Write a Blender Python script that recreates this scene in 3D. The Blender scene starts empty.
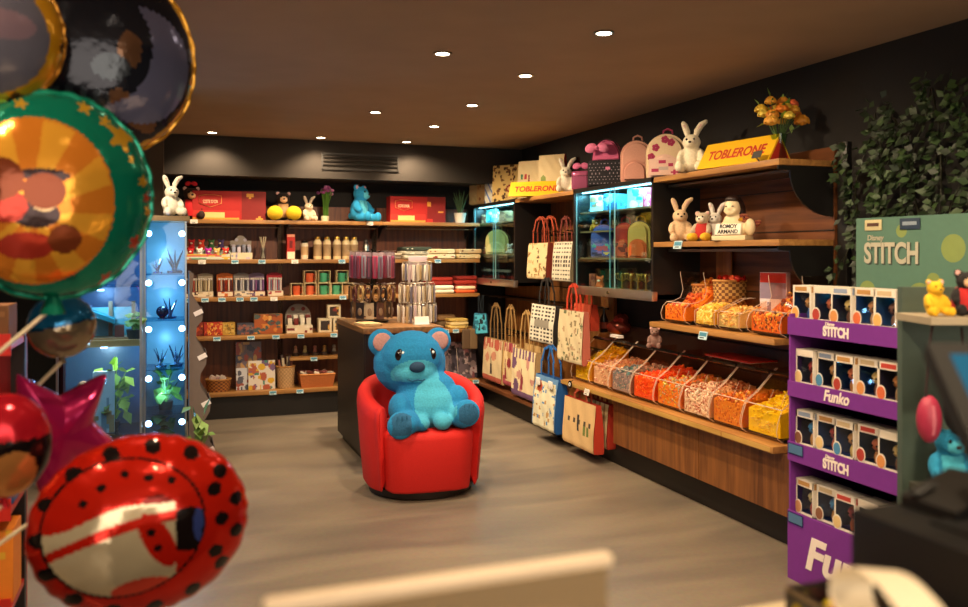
import bpy, bmesh, math, random
from mathutils import Vector, Matrix, Euler
C = bpy.context.scene.collection
PI = math.pi
RND = random.Random(7)
# ---------- view geometry: points are found on real planes of the room -------
EYE = 1.5; FPX = 853.0; YH = 253.0; YAW = math.radians(20.2)
SY, CY = math.sin(YAW), math.cos(YAW)
def ray(px):
    u = (px - 484) / FPX
    return Vector((SY + CY * u, CY - SY * u))
def on_x(px, X):            # y coordinate where the column px meets the plane x = X
    r = ray(px); return X * r.y / r.x
def on_y(px, Y):            # x coordinate where the column px meets the plane y = Y
    r = ray(px); return Y * r.x / r.y
def at_d(px, py, d):
    r = ray(px) * d
    return Vector((r.x, r.y, EYE + (YH - py) / FPX * d))

# ---------- materials -------------------------------------------------------
def lin(hexs):
    v = [int(hexs[i:i + 2], 16) / 255 for i in (1, 3, 5)]
    return tuple((c / 12.92 if c <= .04045 else ((c + .055) / 1.055) ** 2.4) for c in v) + (1,)
_mats = {}
def base_mat(name):
    m = bpy.data.materials.new(name); m.use_nodes = True
    n = m.node_tree.nodes; l = m.node_tree.links
    return m, n, l, n['Principled BSDF']
def mat(hexs, kind='plain', rough=None):
    key = (hexs, kind, rough)
    if key in _mats: return _mats[key]
    m, n, l, b = base_mat(kind + '_' + hexs[1:])
    col = lin(hexs)
    tc = n.new('ShaderNodeTexCoord'); no = n.new('ShaderNodeTexNoise'); l.new(tc.outputs['Object'], no.inputs['Vector'])
    mix = n.new('ShaderNodeMix'); mix.data_type = 'RGBA'
    amt, sc, bump, r, spec = .08, 14, 0, .5, .5
    if kind == 'plush': amt, sc, bump, r = .28, 90, .6, .95
    elif kind == 'fabric': amt, sc, bump, r = .14, 160, .25, .85
    elif kind == 'paper': amt, sc, r = .08, 30, .65
    elif kind == 'gloss': amt, sc, r = .04, 10, .18
    elif kind == 'metal': amt, sc, r = .06, 40, .28; b.inputs['Metallic'].default_value = 1
    elif kind == 'foil': amt, sc, bump, r = .12, 9, .22, .16; b.inputs['Metallic'].default_value = .55
    elif kind == 'leaf': amt, sc, r = .45, 11, .5
    elif kind == 'wall': amt, sc, bump, r = .16, 3, .05, .9
    elif kind == 'wicker': amt, sc, bump, r = .4, 120, .5, .7
    elif kind == 'candy': amt, sc, r = .2, 40, .28
    if kind == 'candy':
        b.inputs['Subsurface Weight'].default_value = 0
    if rough is not None: r = rough
    no.inputs['Scale'].default_value = sc; no.inputs['Detail'].default_value = 4
    mix.inputs[6].default_value = tuple(min(1, c * (1 + amt)) for c in col[:3]) + (1,)
    mix.inputs[7].default_value = tuple(c * (1 - amt) for c in col[:3]) + (1,)
    l.new(no.outputs['Fac'], mix.inputs[0]); l.new(mix.outputs[2], b.inputs['Base Color'])
    if kind == 'plush':
        b.inputs['Sheen Weight'].default_value = .35; b.inputs['Sheen Tint'].default_value = tuple(min(1, c * 1.3 + .05) for c in col[:3]) + (1,)
    b.inputs['Roughness'].default_value = r
    if bump:
        bp = n.new('ShaderNodeBump'); bp.inputs['Strength'].default_value = bump; bp.inputs['Distance'].default_value = .006 if kind != 'foil' else .02
        l.new(no.outputs['Fac'], bp.inputs['Height']); l.new(bp.outputs['Normal'], b.inputs['Normal'])
    _mats[key] = m
    return m
def wood(hexa, hexb, axis='z', scale=7, rough=.45):
    key = ('wood', hexa, hexb, axis, scale)
    if key in _mats: return _mats[key]
    m, n, l, b = base_mat('wood_' + hexa[1:] + axis)
    tc = n.new('ShaderNodeTexCoord'); mp = n.new('ShaderNodeMapping')
    s = [scale * 5, scale * 5, scale * 5]; s['xyz'.index(axis)] = scale * .3
    mp.inputs['Scale'].default_value = s
    no = n.new('ShaderNodeTexNoise'); no.inputs['Scale'].default_value = 1.0; no.inputs['Detail'].default_value = 6; no.inputs['Distortion'].default_value = .6
    rp = n.new('ShaderNodeValToRGB'); rp.color_ramp.elements[0].position = .3; rp.color_ramp.elements[1].position = .7
    rp.color_ramp.elements[0].color = lin(hexa); rp.color_ramp.elements[1].color = lin(hexb)
    l.new(tc.outputs['Object'], mp.inputs['Vector']); l.new(mp.outputs[0], no.inputs['Vector']); l.new(no.outputs['Fac'], rp.inputs[0]); l.new(rp.outputs[0], b.inputs['Base Color'])
    b.inputs['Roughness'].default_value = rough
    _mats[key] = m
    return m
def clear(hexs='#ffffff', gloss=.05, tint=.97, name='clear_acrylic'):
    key = ('clear', hexs, gloss, tint)
    if key in _mats: return _mats[key]
    m = bpy.data.materials.new(name); m.use_nodes = True
    n = m.node_tree.nodes; l = m.node_tree.links
    n.clear()
    o = n.new('ShaderNodeOutputMaterial'); t = n.new('ShaderNodeBsdfTransparent'); g = n.new('ShaderNodeBsdfGlossy'); mx = n.new('ShaderNodeMixShader'); f = n.new('ShaderNodeLayerWeight'); pw = n.new('ShaderNodeMath'); pw.operation = 'POWER'; pw.inputs[1].default_value = 4; ml = n.new('ShaderNodeMath'); ml.operation = 'MULTIPLY_ADD'; ml.inputs[1].default_value = .4; ml.inputs[2].default_value = .03
    c = lin(hexs); t.inputs[0].default_value = tuple(x * tint for x in c[:3]) + (1,)
    g.inputs[0].default_value = (1, 1, 1, 1); g.inputs['Roughness'].default_value = gloss
    l.new(f.outputs['Facing'], pw.inputs[0]); l.new(pw.outputs[0], ml.inputs[0]); l.new(ml.outputs[0], mx.inputs[0]); l.new(t.outputs[0], mx.inputs[1]); l.new(g.outputs[0], mx.inputs[2]); l.new(mx.outputs[0], o.inputs[0])
    _mats[key] = m
    return m
def frost(hexs, alpha):       # cloudy translucent plastic
    key = ('frost', hexs, alpha)
    if key in _mats: return _mats[key]
    m, n, l, b = base_mat('frosted_' + hexs[1:])
    b.inputs['Base Color'].default_value = lin(hexs); b.inputs['Alpha'].default_value = alpha; b.inputs['Roughness'].default_value = .25
    _mats[key] = m
    return m
def glow(hexs, power):
    key = ('glow', hexs, power)
    if key in _mats: return _mats[key]
    m = bpy.data.materials.new('lit_' + hexs[1:]); m.use_nodes = True
    n = m.node_tree.nodes; l = m.node_tree.links; n.clear()
    o = n.new('ShaderNodeOutputMaterial'); e = n.new('ShaderNodeEmission'); e.inputs[0].default_value = lin(hexs); e.inputs[1].default_value = power
    l.new(e.outputs[0], o.inputs[0]); _mats[key] = m
    return m

# ---------- mesh builder ----------------------------------------------------
class MB:
    def __init__(s): s.bm = bmesh.new()
    def _put(s, geom, M, mi):
        vs = [g for g in geom if isinstance(g, bmesh.types.BMVert)]
        if M is not None: bmesh.ops.transform(s.bm, matrix=M, verts=vs)
        fs = set()
        for v in vs:
            for f in v.link_faces: fs.add(f)
        for f in fs: f.material_index = mi
        return vs
    def box(s, c, size, mi=0, rot=None, bev=0, seg=2):
        g = bmesh.ops.create_cube(s.bm, size=1)['verts']
        bmesh.ops.scale(s.bm, vec=size, verts=g)
        if bev:
            es = list({e for v in g for e in v.link_edges})
            r = bmesh.ops.bevel(s.bm, geom=es, offset=min(bev, min(size) * .48), segments=seg, affect='EDGES', profile=.6)
            g = list({v for f in r['faces'] for v in f.verts} | {v for v in g if v.is_valid})
        M = Matrix.Translation(c)
        if rot: M = M @ Euler(rot).to_matrix().to_4x4()
        return s._put(g, M, mi)
    def bx(s, x0, x1, y0, y1, z0, z1, mi=0, bev=0):
        return s.box(((x0 + x1) / 2, (y0 + y1) / 2, (z0 + z1) / 2), (x1 - x0, y1 - y0, z1 - z0), mi, None, bev)
    def cyl(s, p0, p1, r0, r1=None, n=12, mi=0):
        p0, p1 = Vector(p0), Vector(p1); d = p1 - p0
        g = bmesh.ops.create_cone(s.bm, cap_ends=True, segments=n, radius1=r0, radius2=r0 if r1 is None else r1, depth=d.length)['verts']
        M = Matrix.Translation((p0 + p1) / 2) @ d.to_track_quat('Z', 'Y').to_matrix().to_4x4()
        return s._put(g, M, mi)
    def ball(s, c, r, mi=0, rot=None, u=16, v=10):
        g = bmesh.ops.create_uvsphere(s.bm, u_segments=u, v_segments=v, radius=1)['verts']
        if not hasattr(r, '__len__'): r = (r, r, r)
        M = Matrix.Translation(c)
        if rot: M = M @ Euler(rot).to_matrix().to_4x4()
        return s._put(g, M @ Matrix.Diagonal((r[0], r[1], r[2], 1)), mi)
    def lathe(s, prof, c=(0, 0, 0), n=24, mi=0, rot=None, sx=1, sy=1):
        rings = []
        M = Matrix.Translation(c)
        if rot: M = M @ Euler(rot).to_matrix().to_4x4()
        for r, z in prof:
            if r < 1e-5: rings.append([s.bm.verts.new(M @ Vector((0, 0, z)))])
            else: rings.append([s.bm.verts.new(M @ Vector((r * sx * math.cos(2 * PI * k / n), r * sy * math.sin(2 * PI * k / n), z))) for k in range(n)])
        for a, b in zip(rings, rings[1:]):
            for k in range(n):
                q = [a[k % len(a)], a[(k + 1) % n % len(a)], b[(k + 1) % n % len(b)], b[k % len(b)]]
                q = list(dict.fromkeys(q))
                if len(q) > 2:
                    try: s.bm.faces.new(q).material_index = mi
                    except ValueError: pass
        return rings
    def tube(s, pts, r, n=6, mi=0, closed=False):
        pts = [Vector(p) for p in pts]; rings = []
        N = len(pts)
        for i, p in enumerate(pts):
            t = (pts[(i + 1) % N] - pts[i - 1]) if closed else (pts[min(i + 1, N - 1)] - pts[max(i - 1, 0)])
            t.normalize(); a = t.orthogonal().normalized() if i == 0 else (a - t * a.dot(t)).normalized()
            b = t.cross(a); rr = r[i] if hasattr(r, '__len__') else r
            rings.append([s.bm.verts.new(p + (a * math.cos(2 * PI * k / n) + b * math.sin(2 * PI * k / n)) * rr) for k in range(n)])
        pairs = list(zip(rings, rings[1:])) + ([(rings[-1], rings[0])] if closed else [])
        for a_, b_ in pairs:
            for k in range(n):
                s.bm.faces.new((a_[k], a_[(k + 1) % n], b_[(k + 1) % n], b_[k])).material_index = mi
        if not closed:
            s.bm.faces.new(rings[0][::-1]).material_index = mi; s.bm.faces.new(rings[-1]).material_index = mi
    def prism(s, out, y0, y1, mi=0, plane='xz'):   # outline extruded along the third axis
        def P(a, b, y):
            return {'xz': Vector((a, y, b)), 'xy': Vector((a, b, y)), 'yz': Vector((y, a, b))}[plane]
        A = [s.bm.verts.new(P(a, b, y0)) for a, b in out]; B = [s.bm.verts.new(P(a, b, y1)) for a, b in out]
        fs = [s.bm.faces.new(A), s.bm.faces.new(B[::-1])]
        n = len(out)
        for k in range(n): fs.append(s.bm.faces.new((A[k], B[k], B[(k + 1) % n], A[(k + 1) % n])))
        for f in fs: f.material_index = mi
        bmesh.ops.recalc_face_normals(s.bm, faces=fs)
        return A + B
    def grid(s, x0, x1, z0, z1, y, nx, nz, fn, bulge=0):   # printed panel facing -y
        def yy(u, v): return y - bulge * (1 - (2 * u - 1) ** 4) * (1 - (2 * v - 1) ** 4)
        V = [[s.bm.verts.new((x0 + (x1 - x0) * i / nx, yy(i / nx, j / nz), z0 + (z1 - z0) * j / nz)) for i in range(nx + 1)] for j in range(nz + 1)]
        for j in range(nz):
            for i in range(nx):
                s.bm.faces.new((V[j][i], V[j][i + 1], V[j + 1][i + 1], V[j + 1][i])).material_index = fn((i + .5) / nx, (j + .5) / nz)
    def build(s, name, mats, parent=None, loc=(0, 0, 0), rz=0, sharp=40, rot=None):
        bm = s.bm
        for f in bm.faces: f.smooth = True
        bm.normal_update()
        for e in bm.edges:
            if len(e.link_faces) == 2 and e.calc_face_angle(0) > math.radians(sharp): e.smooth = False
        me = bpy.data.meshes.new(name); bm.to_mesh(me); bm.free()
        for m in (mats if isinstance(mats, (list, tuple)) else [mats]): me.materials.append(m)
        o = bpy.data.objects.new(name, me); C.objects.link(o)
        if parent: o.parent = parent
        o.location = loc; o.rotation_euler = rot if rot else (0, 0, rz)
        return o
def tag(o, label, cat, group=None, kind=None):
    o['label'] = label; o['category'] = cat
    if group: o['group'] = group
    if kind: o['kind'] = kind
    return o
def thing(name, label, cat, loc=(0, 0, 0), rz=0, group=None):
    o = bpy.data.objects.new(name, None); C.objects.link(o); o.empty_display_size = .05
    o.location = loc; o.rotation_euler = (0, 0, rz)
    return tag(o, label, cat, group)
def struct(o): o['kind'] = 'structure'; return o
def dup(root, loc=None, rz=None, label=None, group=None, paint=None):
    def cp(o, par):
        c = o.copy(); C.objects.link(c); c.parent = par
        if paint:
            for sl in c.material_slots:
                for a, b in paint:
                    if sl.material == a: sl.link = 'OBJECT'; sl.material = b
        for ch in kids.get(o.name, ()): cp(ch, c)
        return c
    kids = {}
    def walk(o):
        kids[o.name] = list(o.children)
        for ch in o.children: walk(ch)
    walk(root)
    r = cp(root, None)
    if loc is not None: r.location = loc
    if rz is not None: r.rotation_euler = (0, 0, rz)
    if label: r['label'] = label
    if group: r['group'] = group
    return r
def remeshed(name, balls, voxel, parent, mats, pick=None, smooth=4):   # ellipsoids fused into one continuous skin
    mb = MB()
    for b in balls: mb.ball(b[0], b[1], 0, b[2] if len(b) > 2 else None, 14, 9)
    o = mb.build(name + '_raw', mats)
    md = o.modifiers.new('r', 'REMESH'); md.mode = 'VOXEL'; md.voxel_size = voxel; md.use_smooth_shade = True
    ms = o.modifiers.new('s', 'SMOOTH'); ms.factor = .5; ms.iterations = smooth
    dg = bpy.context.evaluated_depsgraph_get()
    me = bpy.data.meshes.new_from_object(o.evaluated_get(dg))
    old = o.data; bpy.data.objects.remove(o); bpy.data.meshes.remove(old)
    me.name = name; me.materials.clear()
    for m in mats: me.materials.append(m)
    for p in me.polygons:
        p.use_smooth = True
        p.material_index = pick(p.center, p.normal) if pick else 0
    r = bpy.data.objects.new(name, me); C.objects.link(r); r.parent = parent
    return r
def lettering(name, body, size, m, parent, loc, rot, depth=.002, bold=.0, shear=0, width=None, spacing=1):
    cu = bpy.data.curves.new(name, 'FONT'); cu.body = body; cu.size = size; cu.extrude = depth; cu.offset = bold; cu.shear = shear
    cu.align_x = 'CENTER'; cu.align_y = 'CENTER'; cu.space_character = spacing
    t = bpy.data.objects.new(name, cu); C.objects.link(t)
    dg = bpy.context.evaluated_depsgraph_get(); dg.update()
    me = bpy.data.meshes.new_from_object(t.evaluated_get(dg))
    bpy.data.objects.remove(t)
    if width:
        w = max(v.co.x for v in me.vertices) - min(v.co.x for v in me.vertices)
        for v in me.vertices: v.co.x *= width / w
    me.materials.clear(); me.materials.append(m)
    o = bpy.data.objects.new(name, me); C.objects.link(o); o.parent = parent; o.location = loc; o.rotation_euler = rot
    return o
def blobs(seed, n, k, rmin=.06, rmax=.2, base=0):      # irregular printed motifs
    r = random.Random(seed)
    L = [(r.random(), r.random(), r.uniform(rmin, rmax), r.uniform(rmin, rmax), r.randint(1, k)) for _ in range(n)]
    def fn(u, v):
        i = base
        for a, b, ru, rv, c in L:
            if ((u - a) / ru) ** 2 + ((v - b) / rv) ** 2 < 1: i = c
        return i
    return fn
CREAM = '#efe3cc'; BLK = '#121110'
# ================= SETTING =================
X0, X1, Y0, Y1, ZC = -1.5, 3.32, -2.2, 8.42, 2.54
def floor_mat():
    m, n, l, b = base_mat('polished_concrete')
    tc = n.new('ShaderNodeTexCoord')
    a = n.new('ShaderNodeTexNoise'); a.inputs['Scale'].default_value = 1.3; a.inputs['Detail'].default_value = 7; a.inputs['Distortion'].default_value = .8
    c = n.new('ShaderNodeTexNoise'); c.inputs['Scale'].default_value = 45; c.inputs['Detail'].default_value = 5
    mp = n.new('ShaderNodeMapping'); mp.inputs['Scale'].default_value = (.6, 2.2, 1)
    l.new(tc.outputs['Object'], mp.inputs[0]); l.new(mp.outputs[0], a.inputs['Vector']); l.new(tc.outputs['Object'], c.inputs['Vector'])
    r1 = n.new('ShaderNodeValToRGB'); r1.color_ramp.elements[0].position = .32; r1.color_ramp.elements[1].position = .68
    r1.color_ramp.elements[0].color = lin('#70655a'); r1.color_ramp.elements[1].color = lin('#8d7f6c')
    mx = n.new('ShaderNodeMix'); mx.data_type = 'RGBA'; mx.blend_type = 'MULTIPLY'; mx.inputs[0].default_value = .35
    l.new(a.outputs['Fac'], r1.inputs[0]); l.new(r1.outputs[0], mx.inputs[6]); l.new(c.outputs['Color'], mx.inputs[7])
    g = n.new('ShaderNodeTexNoise'); g.inputs['Scale'].default_value = 3
    l.new(mx.outputs[2], b.inputs['Base Color'])
    mr = n.new('ShaderNodeMapRange'); mr.inputs[3].default_value = .34; mr.inputs[4].default_value = .55
    l.new(a.outputs['Fac'], mr.inputs[0]); l.new(mr.outputs[0], b.inputs['Roughness'])
    return m
def slab(name, x0, x1, y0, y1, z0, z1, m, bev=0):
    mb = MB(); mb.bx(x0, x1, y0, y1, z0, z1, 0, bev); return struct(mb.build(name, m))
slab('floor', X0 - .1, X1 + .1, Y0 - .1, Y1 + .1, -.1, 0, floor_mat())
slab('ceiling', X0 - .1, X1 + .1, Y0 - .1, Y1 + .1, ZC, ZC + .1, mat('#9c8268', 'wall'))
slab('wall_back', X0 - .1, X1 + .1, Y1, Y1 + .1, 0, ZC, mat('#1d1b1c', 'wall'))
slab('wall_right', X1, X1 + .1, Y0, Y1, 0, ZC, mat('#1f1c1b', 'wall'))
slab('wall_left', X0 - .1, X0, Y0, Y1, 0, ZC, mat('#4a4038', 'wall'))
slab('wall_front', X0, X1, Y0 - .1, Y0, 0, ZC, mat('#8c8378', 'wall'))
wn = struct(thing('window_1', 'window added as a source for the fill light', 'window', (.9, Y0, 1.4))); del wn['label'], wn['category']  # invented window, added to give the front fill light a source
mb = MB()
for a in (-1.75, 0, 1.75): mb.bx(a - .03, a + .03, .001, .03, -.95, .95)
for a in (-.95, .95): mb.bx(-1.78, 1.78, .001, .03, a - .03, a + .03)
mb.build('window_frame', mat('#1c1a18', 'plain'), wn)
mb = MB(); mb.bx(-1.72, 1.72, .006, .012, -.92, .92); mb.build('pane', mat('#3a4450', 'gloss', .08), wn)
mb = MB(); mb.bx(-.75, -.05, 7.5, Y1, 0, ZC); mb.bx(-.17, -.155, 7.49, 7.5, 0, ZC); struct(mb.build('trim_1', mat('#5a4c3e', 'wall')))
slab('trim_2', -.05, X1, 7.92, Y1, 2.19, ZC, mat('#332d28', 'wall'))
# slotted air outlet in the dropped beam
t = thing('ceiling_vent', 'dark slotted air outlet set in the dropped beam above the back shelves', 'vent', (1.68, 7.918, 2.35))
mb = MB()
for z in (-.07, .07): mb.bx(-.36, .36, -.012, 0, z - .008, z + .008)
for x in (-.36, .36): mb.bx(x - .008, x + .008, -.012, 0, -.078, .078)
mb.build('frame', mat('#221e1a', 'plain'), t)
for z in (-.035, 0, .035):
    mb = MB(); mb.box((0, -.004, z), (.7, .012, .012), rot=(.5, 0, 0)); mb.build('slat', mat('#1b1815', 'plain'), t)
# ---------- recessed ceiling spots
WARM = (1, .75, .48)
def downlight(x, y, label, first=[None], power=62, aim=(0, 0)):
    if first[0] is None:
        t = thing('ceiling_spotlight', label, 'spotlight', (x, y, ZC), 0, 'recessed ceiling spotlights')
        mb = MB(); mb.lathe([(.036, -.001), (.036, -.006), (.05, -.006), (.05, 0)], n=28); mb.build('trim_ring', mat('#8d8478', 'metal'), t)
        mb = MB(); mb.lathe([(0, -.0045), (.036, -.0045)], n=24); mb.build('lamp_face', glow('#ffe9c8', 22), t)
        first[0] = t
    else:
        t = dup(first[0], (x, y, ZC), label=label)
    L = bpy.data.lights.new('spot_lamp', 'SPOT'); L.energy = power; L.color = WARM; L.spot_size = math.radians(124); L.spot_blend = .7; L.shadow_soft_size = .04
    o = bpy.data.objects.new('spot_lamp', L); C.objects.link(o); o.location = (x, y, ZC - .02); o.rotation_euler = Vector((aim[0], aim[1], -1)).to_track_quat('-Z', 'Y').to_euler()
    return t
for i, (x, y, lb) in enumerate([
    (1.92, 3.58, 'nearest ceiling spotlight of the right row, above the backpack shelf end'),
    (1.95, 4.60, 'second ceiling spotlight from the front in the right row'),
    (1.99, 5.65, 'third ceiling spotlight from the front in the right row'),
    (2.03, 6.70, 'fourth ceiling spotlight from the front in the right row'),
    (2.07, 7.72, 'last ceiling spotlight of the right row, close to the dropped beam'),
    (1.33, 4.24, 'nearest bright ceiling spotlight of the middle row, above the red chair'),
    (1.42, 6.18, 'ceiling spotlight of the middle row above the spinner table'),
    (1.27, 7.70, 'ceiling spotlight just in front of the vented beam'),
    (.34, 7.70, 'leftmost ceiling spotlight, in front of the beam by the left pillar')]):
    downlight(x, y, lb, power=(48, 58, 68, 92, 50, 100, 165, 40, 40)[i], aim=((.6, 0), (.6, 0), (.6, 0), (.6, .1), (.3, .1), (.1, .2), (0, .6), (0, .2), (0, .2))[i])
for x, y in ((.2, 2.6), (-.42, 4.25), (1.33, 2.2), (1.95, 2.4), (.6, .9), (1.7, .9), (-.6, 1.3), (1, -1), (-.6, 3.2), (-.3, 5.5)):  # unseen spotlights; the last is added to brighten the rabbit on the tower
    downlight(x, y, 'recessed ceiling spotlight added out of view for fill light', power=52 if x > 1 and y > 2 else 70, aim=(.35 if y < 3.5 and x > 0 else 0, .3))
# ---------- shelf price tags
TAGM = [mat('#b9d4dc', 'paper'), mat('#3d7f9a', 'paper'), mat('#20323c', 'paper')]
TAGW = [mat('#e9e2d6', 'paper'), mat('#c9c2b6', 'paper'), mat('#4a4642', 'paper')]
def price_tag(parent, x, y, z, white=False, rz=0, s=1):
    mb = MB()
    mb.box((0, 0, 0), (.062 * s, .003, .036 * s))
    mb.bx(-.026 * s, .026 * s, -.0022, -.0014, -.004 * s, .013 * s, 1)
    mb.bx(-.02 * s, .012 * s, -.0022, -.0014, -.013 * s, -.008 * s, 2)
    mb.build('price_tag', TAGW if white else TAGM, parent, (x, y, z), 0, rot=(-.25, 0, rz))
# ---------- back shelving: three bays
WBK = wood('#4a2010', '#7c4220', 'z', 6); WSH = wood('#8a5c2e', '#b98648', 'x', 6)
WSHY = wood('#8a5c2e', '#b98648', 'y', 6)
BZ = [.24, .75, 1.10, 1.44, 1.80]
def back_bay(x0, w, label, tags, seed):
    t = thing('shelving_bay', label, 'shelves', (x0, 8.0, 0), 0, 'wood shelving bays along the back wall')
    mb = MB(); mb.bx(.004, w - .004, .37, .4, .02, 1.95); mb.build('back_panel', WBK, t)
    mb = MB(); mb.bx(0, w, .05, .36, 0, .2); mb.build('plinth', mat('#17120f', 'plain'), t)
    for x in (.012, w - .012):
        mb = MB(); mb.bx(x - .011, x + .011, .352, .372, .2, 1.95); mb.build('upright', mat('#3a2c22', 'metal'), t)
    for k, z in enumerate(BZ):
        mb = MB(); mb.bx(.001, w - .001, 0, .368, z - .034, z, 0, .002); sh = mb.build('shelf', WSH, t)
        for px, white in tags.get(k, ()):
            price_tag(sh, on_y(px, 7.99) - x0, -.006, z - .02, white)
    for x in (.04, w - .04):
        mb = MB(); mb.prism([(.0, 0), (.0, -.014), (.18, -.03), (.33, -.12), (.352, -.12), (.352, 0)], x - .004, x + .004, 0, 'yz')
        b = mb.build('bracket', mat(BLK, 'plain'), t, (0, 0, 1.766))
    mb = MB(); mb.cyl((.05, .09, 1.735), (w - .05, .09, 1.735), .005); mb.build('rail', mat('#8a7a66', 'metal'), t)
    return t
BW = .92
b1 = back_bay(.07, BW, 'left bay of the back shelves, with sweets boxes and a rolled basket below', {4: [(194, 1)], 3: [(202, 1), (235, 0), (262, 0)], 2: [(190, 0), (205, 0), (222, 0), (240, 0), (254, 0), (274, 1)], 1: [(217, 0), (251, 0), (276, 0)], 0: [(273, 0)]}, 1)
b2 = back_bay(.99, BW, 'middle bay of the back shelves, holding cream bottles and boxed mugs', {4: [(370, 1)], 3: [(295, 1), (342, 0)], 2: [(343, 0)], 1: [(301, 0), (334, 0)], 0: [(300, 0)]}, 2)
b3 = back_bay(1.91, .99, 'right bay of the back shelves, stacked with folded textiles', {3: [(438, 0)], 1: [(446, 0), (456, 0)], 0: [(476, 0)]}, 3)
mb = MB(); mb.bx(on_y(290, 8.05) - .99, on_y(346, 8.05) - .99, .05, .368, .5, .525, 0, .002); sh = mb.build('small_shelf', WSH, b2); price_tag(sh, on_y(314, 8.04) - .99, .044, .508)
# ================= RIGHT WALL SHELVING =================
WPN = wood('#5a3418', '#8f5a2c', 'z', 5); WPH = wood('#4a2812', '#7a4826', 'y', 5)
XF = 2.92
DK = mat('#171514', 'plain', .35)
# open bay with three long shelves
t = thing('open_shelf_bay', 'open wooden wall bay nearest the counter, with three shelves of plush and sweets', 'shelves', (XF, 4.17, 0))
A0, A1 = 3.57 - 4.17, 4.78 - 4.17
mb = MB(); mb.bx(.355, .385, A0, A1, .95, 2.06); mb.build('back_panel', WPH, t)
for k, z in enumerate((1.27, 1.62, 1.85)):
    mb = MB(); mb.bx(.351, .3555, A0, A1, z - .003, z + .003); mb.build('panel_joint', DK, t)
mb = MB(); mb.bx(.368, .398, A0 - .075, A0 - .005, 0, 2.08, 0, .004); mb.build('upright', DK, t)
for z, x0, nm in ((1.985, 0, 'shelf'), (1.57, 0, 'shelf'), (1.06, -.03, 'shelf')):
    mb = MB(); mb.bx(x0, .35, A0, A1 - .004, z - .032, z, 0, .002); sh = mb.build('shelf', WSHY, t)
    if z == 1.57: price_tag(sh, -.008, on_x(679, XF) - 4.17, z - .02, False, -PI / 2, 1.4)
    if z == 1.06: price_tag(sh, -.04, on_x(703, 2.88) - 4.17, z - .035, False, -PI / 2, 1.3)
for z in (1.95, 1.536):
    out = [(.352, 0), (.352, -.26)] + [(.352 - .28 * math.sin(a), -.26 + .235 * (1 - math.cos(a))) for a in [PI / 2 * k / 8 for k in range(1, 9)]] + [(.0, -.02), (.0, 0)]
    mb = MB(); mb.prism(out, A0 + .004, A0 + .014, 0, 'xz'); mb.build('bracket', DK, t, (0, 0, z))
    mb = MB(); mb.bx(.1, .35, A0 + .02, A1 - .02, z - .028, z - .012); mb.build('shelf_rail', mat('#8c8478', 'metal'), t)
# bay of hanging bags between the glass cabinets
t = thing('open_shelf_bay', 'narrow wooden wall bay between the two glass cabinets, above hanging totes', 'shelves', (XF, 6.535, 0))
B0, B1 = 5.945 - 6.535, 7.125 - 6.535
mb = MB(); mb.bx(.355, .385, B0, B1, 1.2, 2.0); mb.build('back_panel', WPN, t)
mb = MB(); mb.bx(0, .35, B0, B1, 1.953, 1.985, 0, .002); mb.build('shelf', WSHY, t)
mb = MB(); mb.cyl((.3, B0 + .05, 1.66), (.3, B1 - .05, 1.66), .009); mb.build('rail', mat('#4a4642', 'metal'), t)
for y in (-.42, -.1, .25): 
    mb = MB(); mb.cyl((.31, y, 1.66), (.02, y, 1.68), .004); mb.build('hook', mat('#6a6662', 'metal'), t)
# lower bag wall, two bays
t = thing('bag_display_bay', 'low wooden wall bay under the far cabinet with rows of hanging totes', 'shelves', (XF, 7.09, 0))
mb = MB(); mb.bx(.36, .385, -1.14, 1.18, .2, 1.19); mb.build('back_panel', wood('#7a4a20', '#a8703a', 'z', 5), t)
mb = MB(); mb.bx(-.03, .36, -1.18, 1.18, .18, .215, 0, .003); mb.build('base_shelf', WPH, t)
for z in (.72, 1.06):
    mb = MB(); mb.cyl((.33, -1.1, z), (.33, 1.1, z), .01); rl = mb.build('rail', mat('#4a4642', 'metal'), t)
    for y in [-1.0 + .25 * k for k in range(9)]:
        mb = MB(); mb.cyl((.33, y, z), (.02, y, z + .015), .004); mb.build('hook', mat('#6a6662', 'metal'), rl)
mb = MB(); mb.bx(.06, .36, -1.18, 1.18, 0, .178); mb.build('plinth', mat('#181310', 'plain'), t)
# sweets counter
t = thing('sweets_counter', 'long low wooden counter carrying the clear sweet bins along the right wall', 'counter', (2.86, 4.7, 0))
mb = MB(); mb.bx(-.035, .42, 3.50 - 4.7, 5.95 - 4.7, .495, .53, 0, .002); top = mb.build('counter_top', WSHY, t)
mb = MB()
for y in [3.52 + .41 * k for k in range(6)]: mb.bx(-.0365, -.034, y - 4.7, y + .4 - 4.7, .5, .525)
mb.build('edge_strip', wood('#a8803c', '#cda558', 'y', 6), top)
price_tag(top, -.05, on_x(588, 2.82) - 4.7, .5, True, -PI / 2, 1.2)
for y0, y1 in ((3.3, 4.235), (4.243, 5.26)):
    mb = MB(); mb.bx(.035, .06, y0 - 4.7, y1 - 4.7, .178, .492); mb.build('front_panel', WPN, t)
mb = MB(); mb.bx(.12, .42, 3.3 - 4.7, 5.95 - 4.7, 0, .172); mb.build('plinth', mat('#181310', 'plain'), t)
mb = MB(); mb.bx(.40, .43, 3.6 - 4.7, 5.93 - 4.7, .535, .945); mb.build('back_panel', mat('#2a1a12', 'plain'), t)
mb = MB(); mb.bx(.06, .40, 5.262 - 4.7, 5.285 - 4.7, .178, .492); mb.build('end_panel', DK, t)
mb = MB(); mb.cyl((.18, 5.3 - 4.7, .465), (.18, 5.92 - 4.7, .465), .009); mb.build('rail', mat('#4a4642', 'metal'), t)
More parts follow.
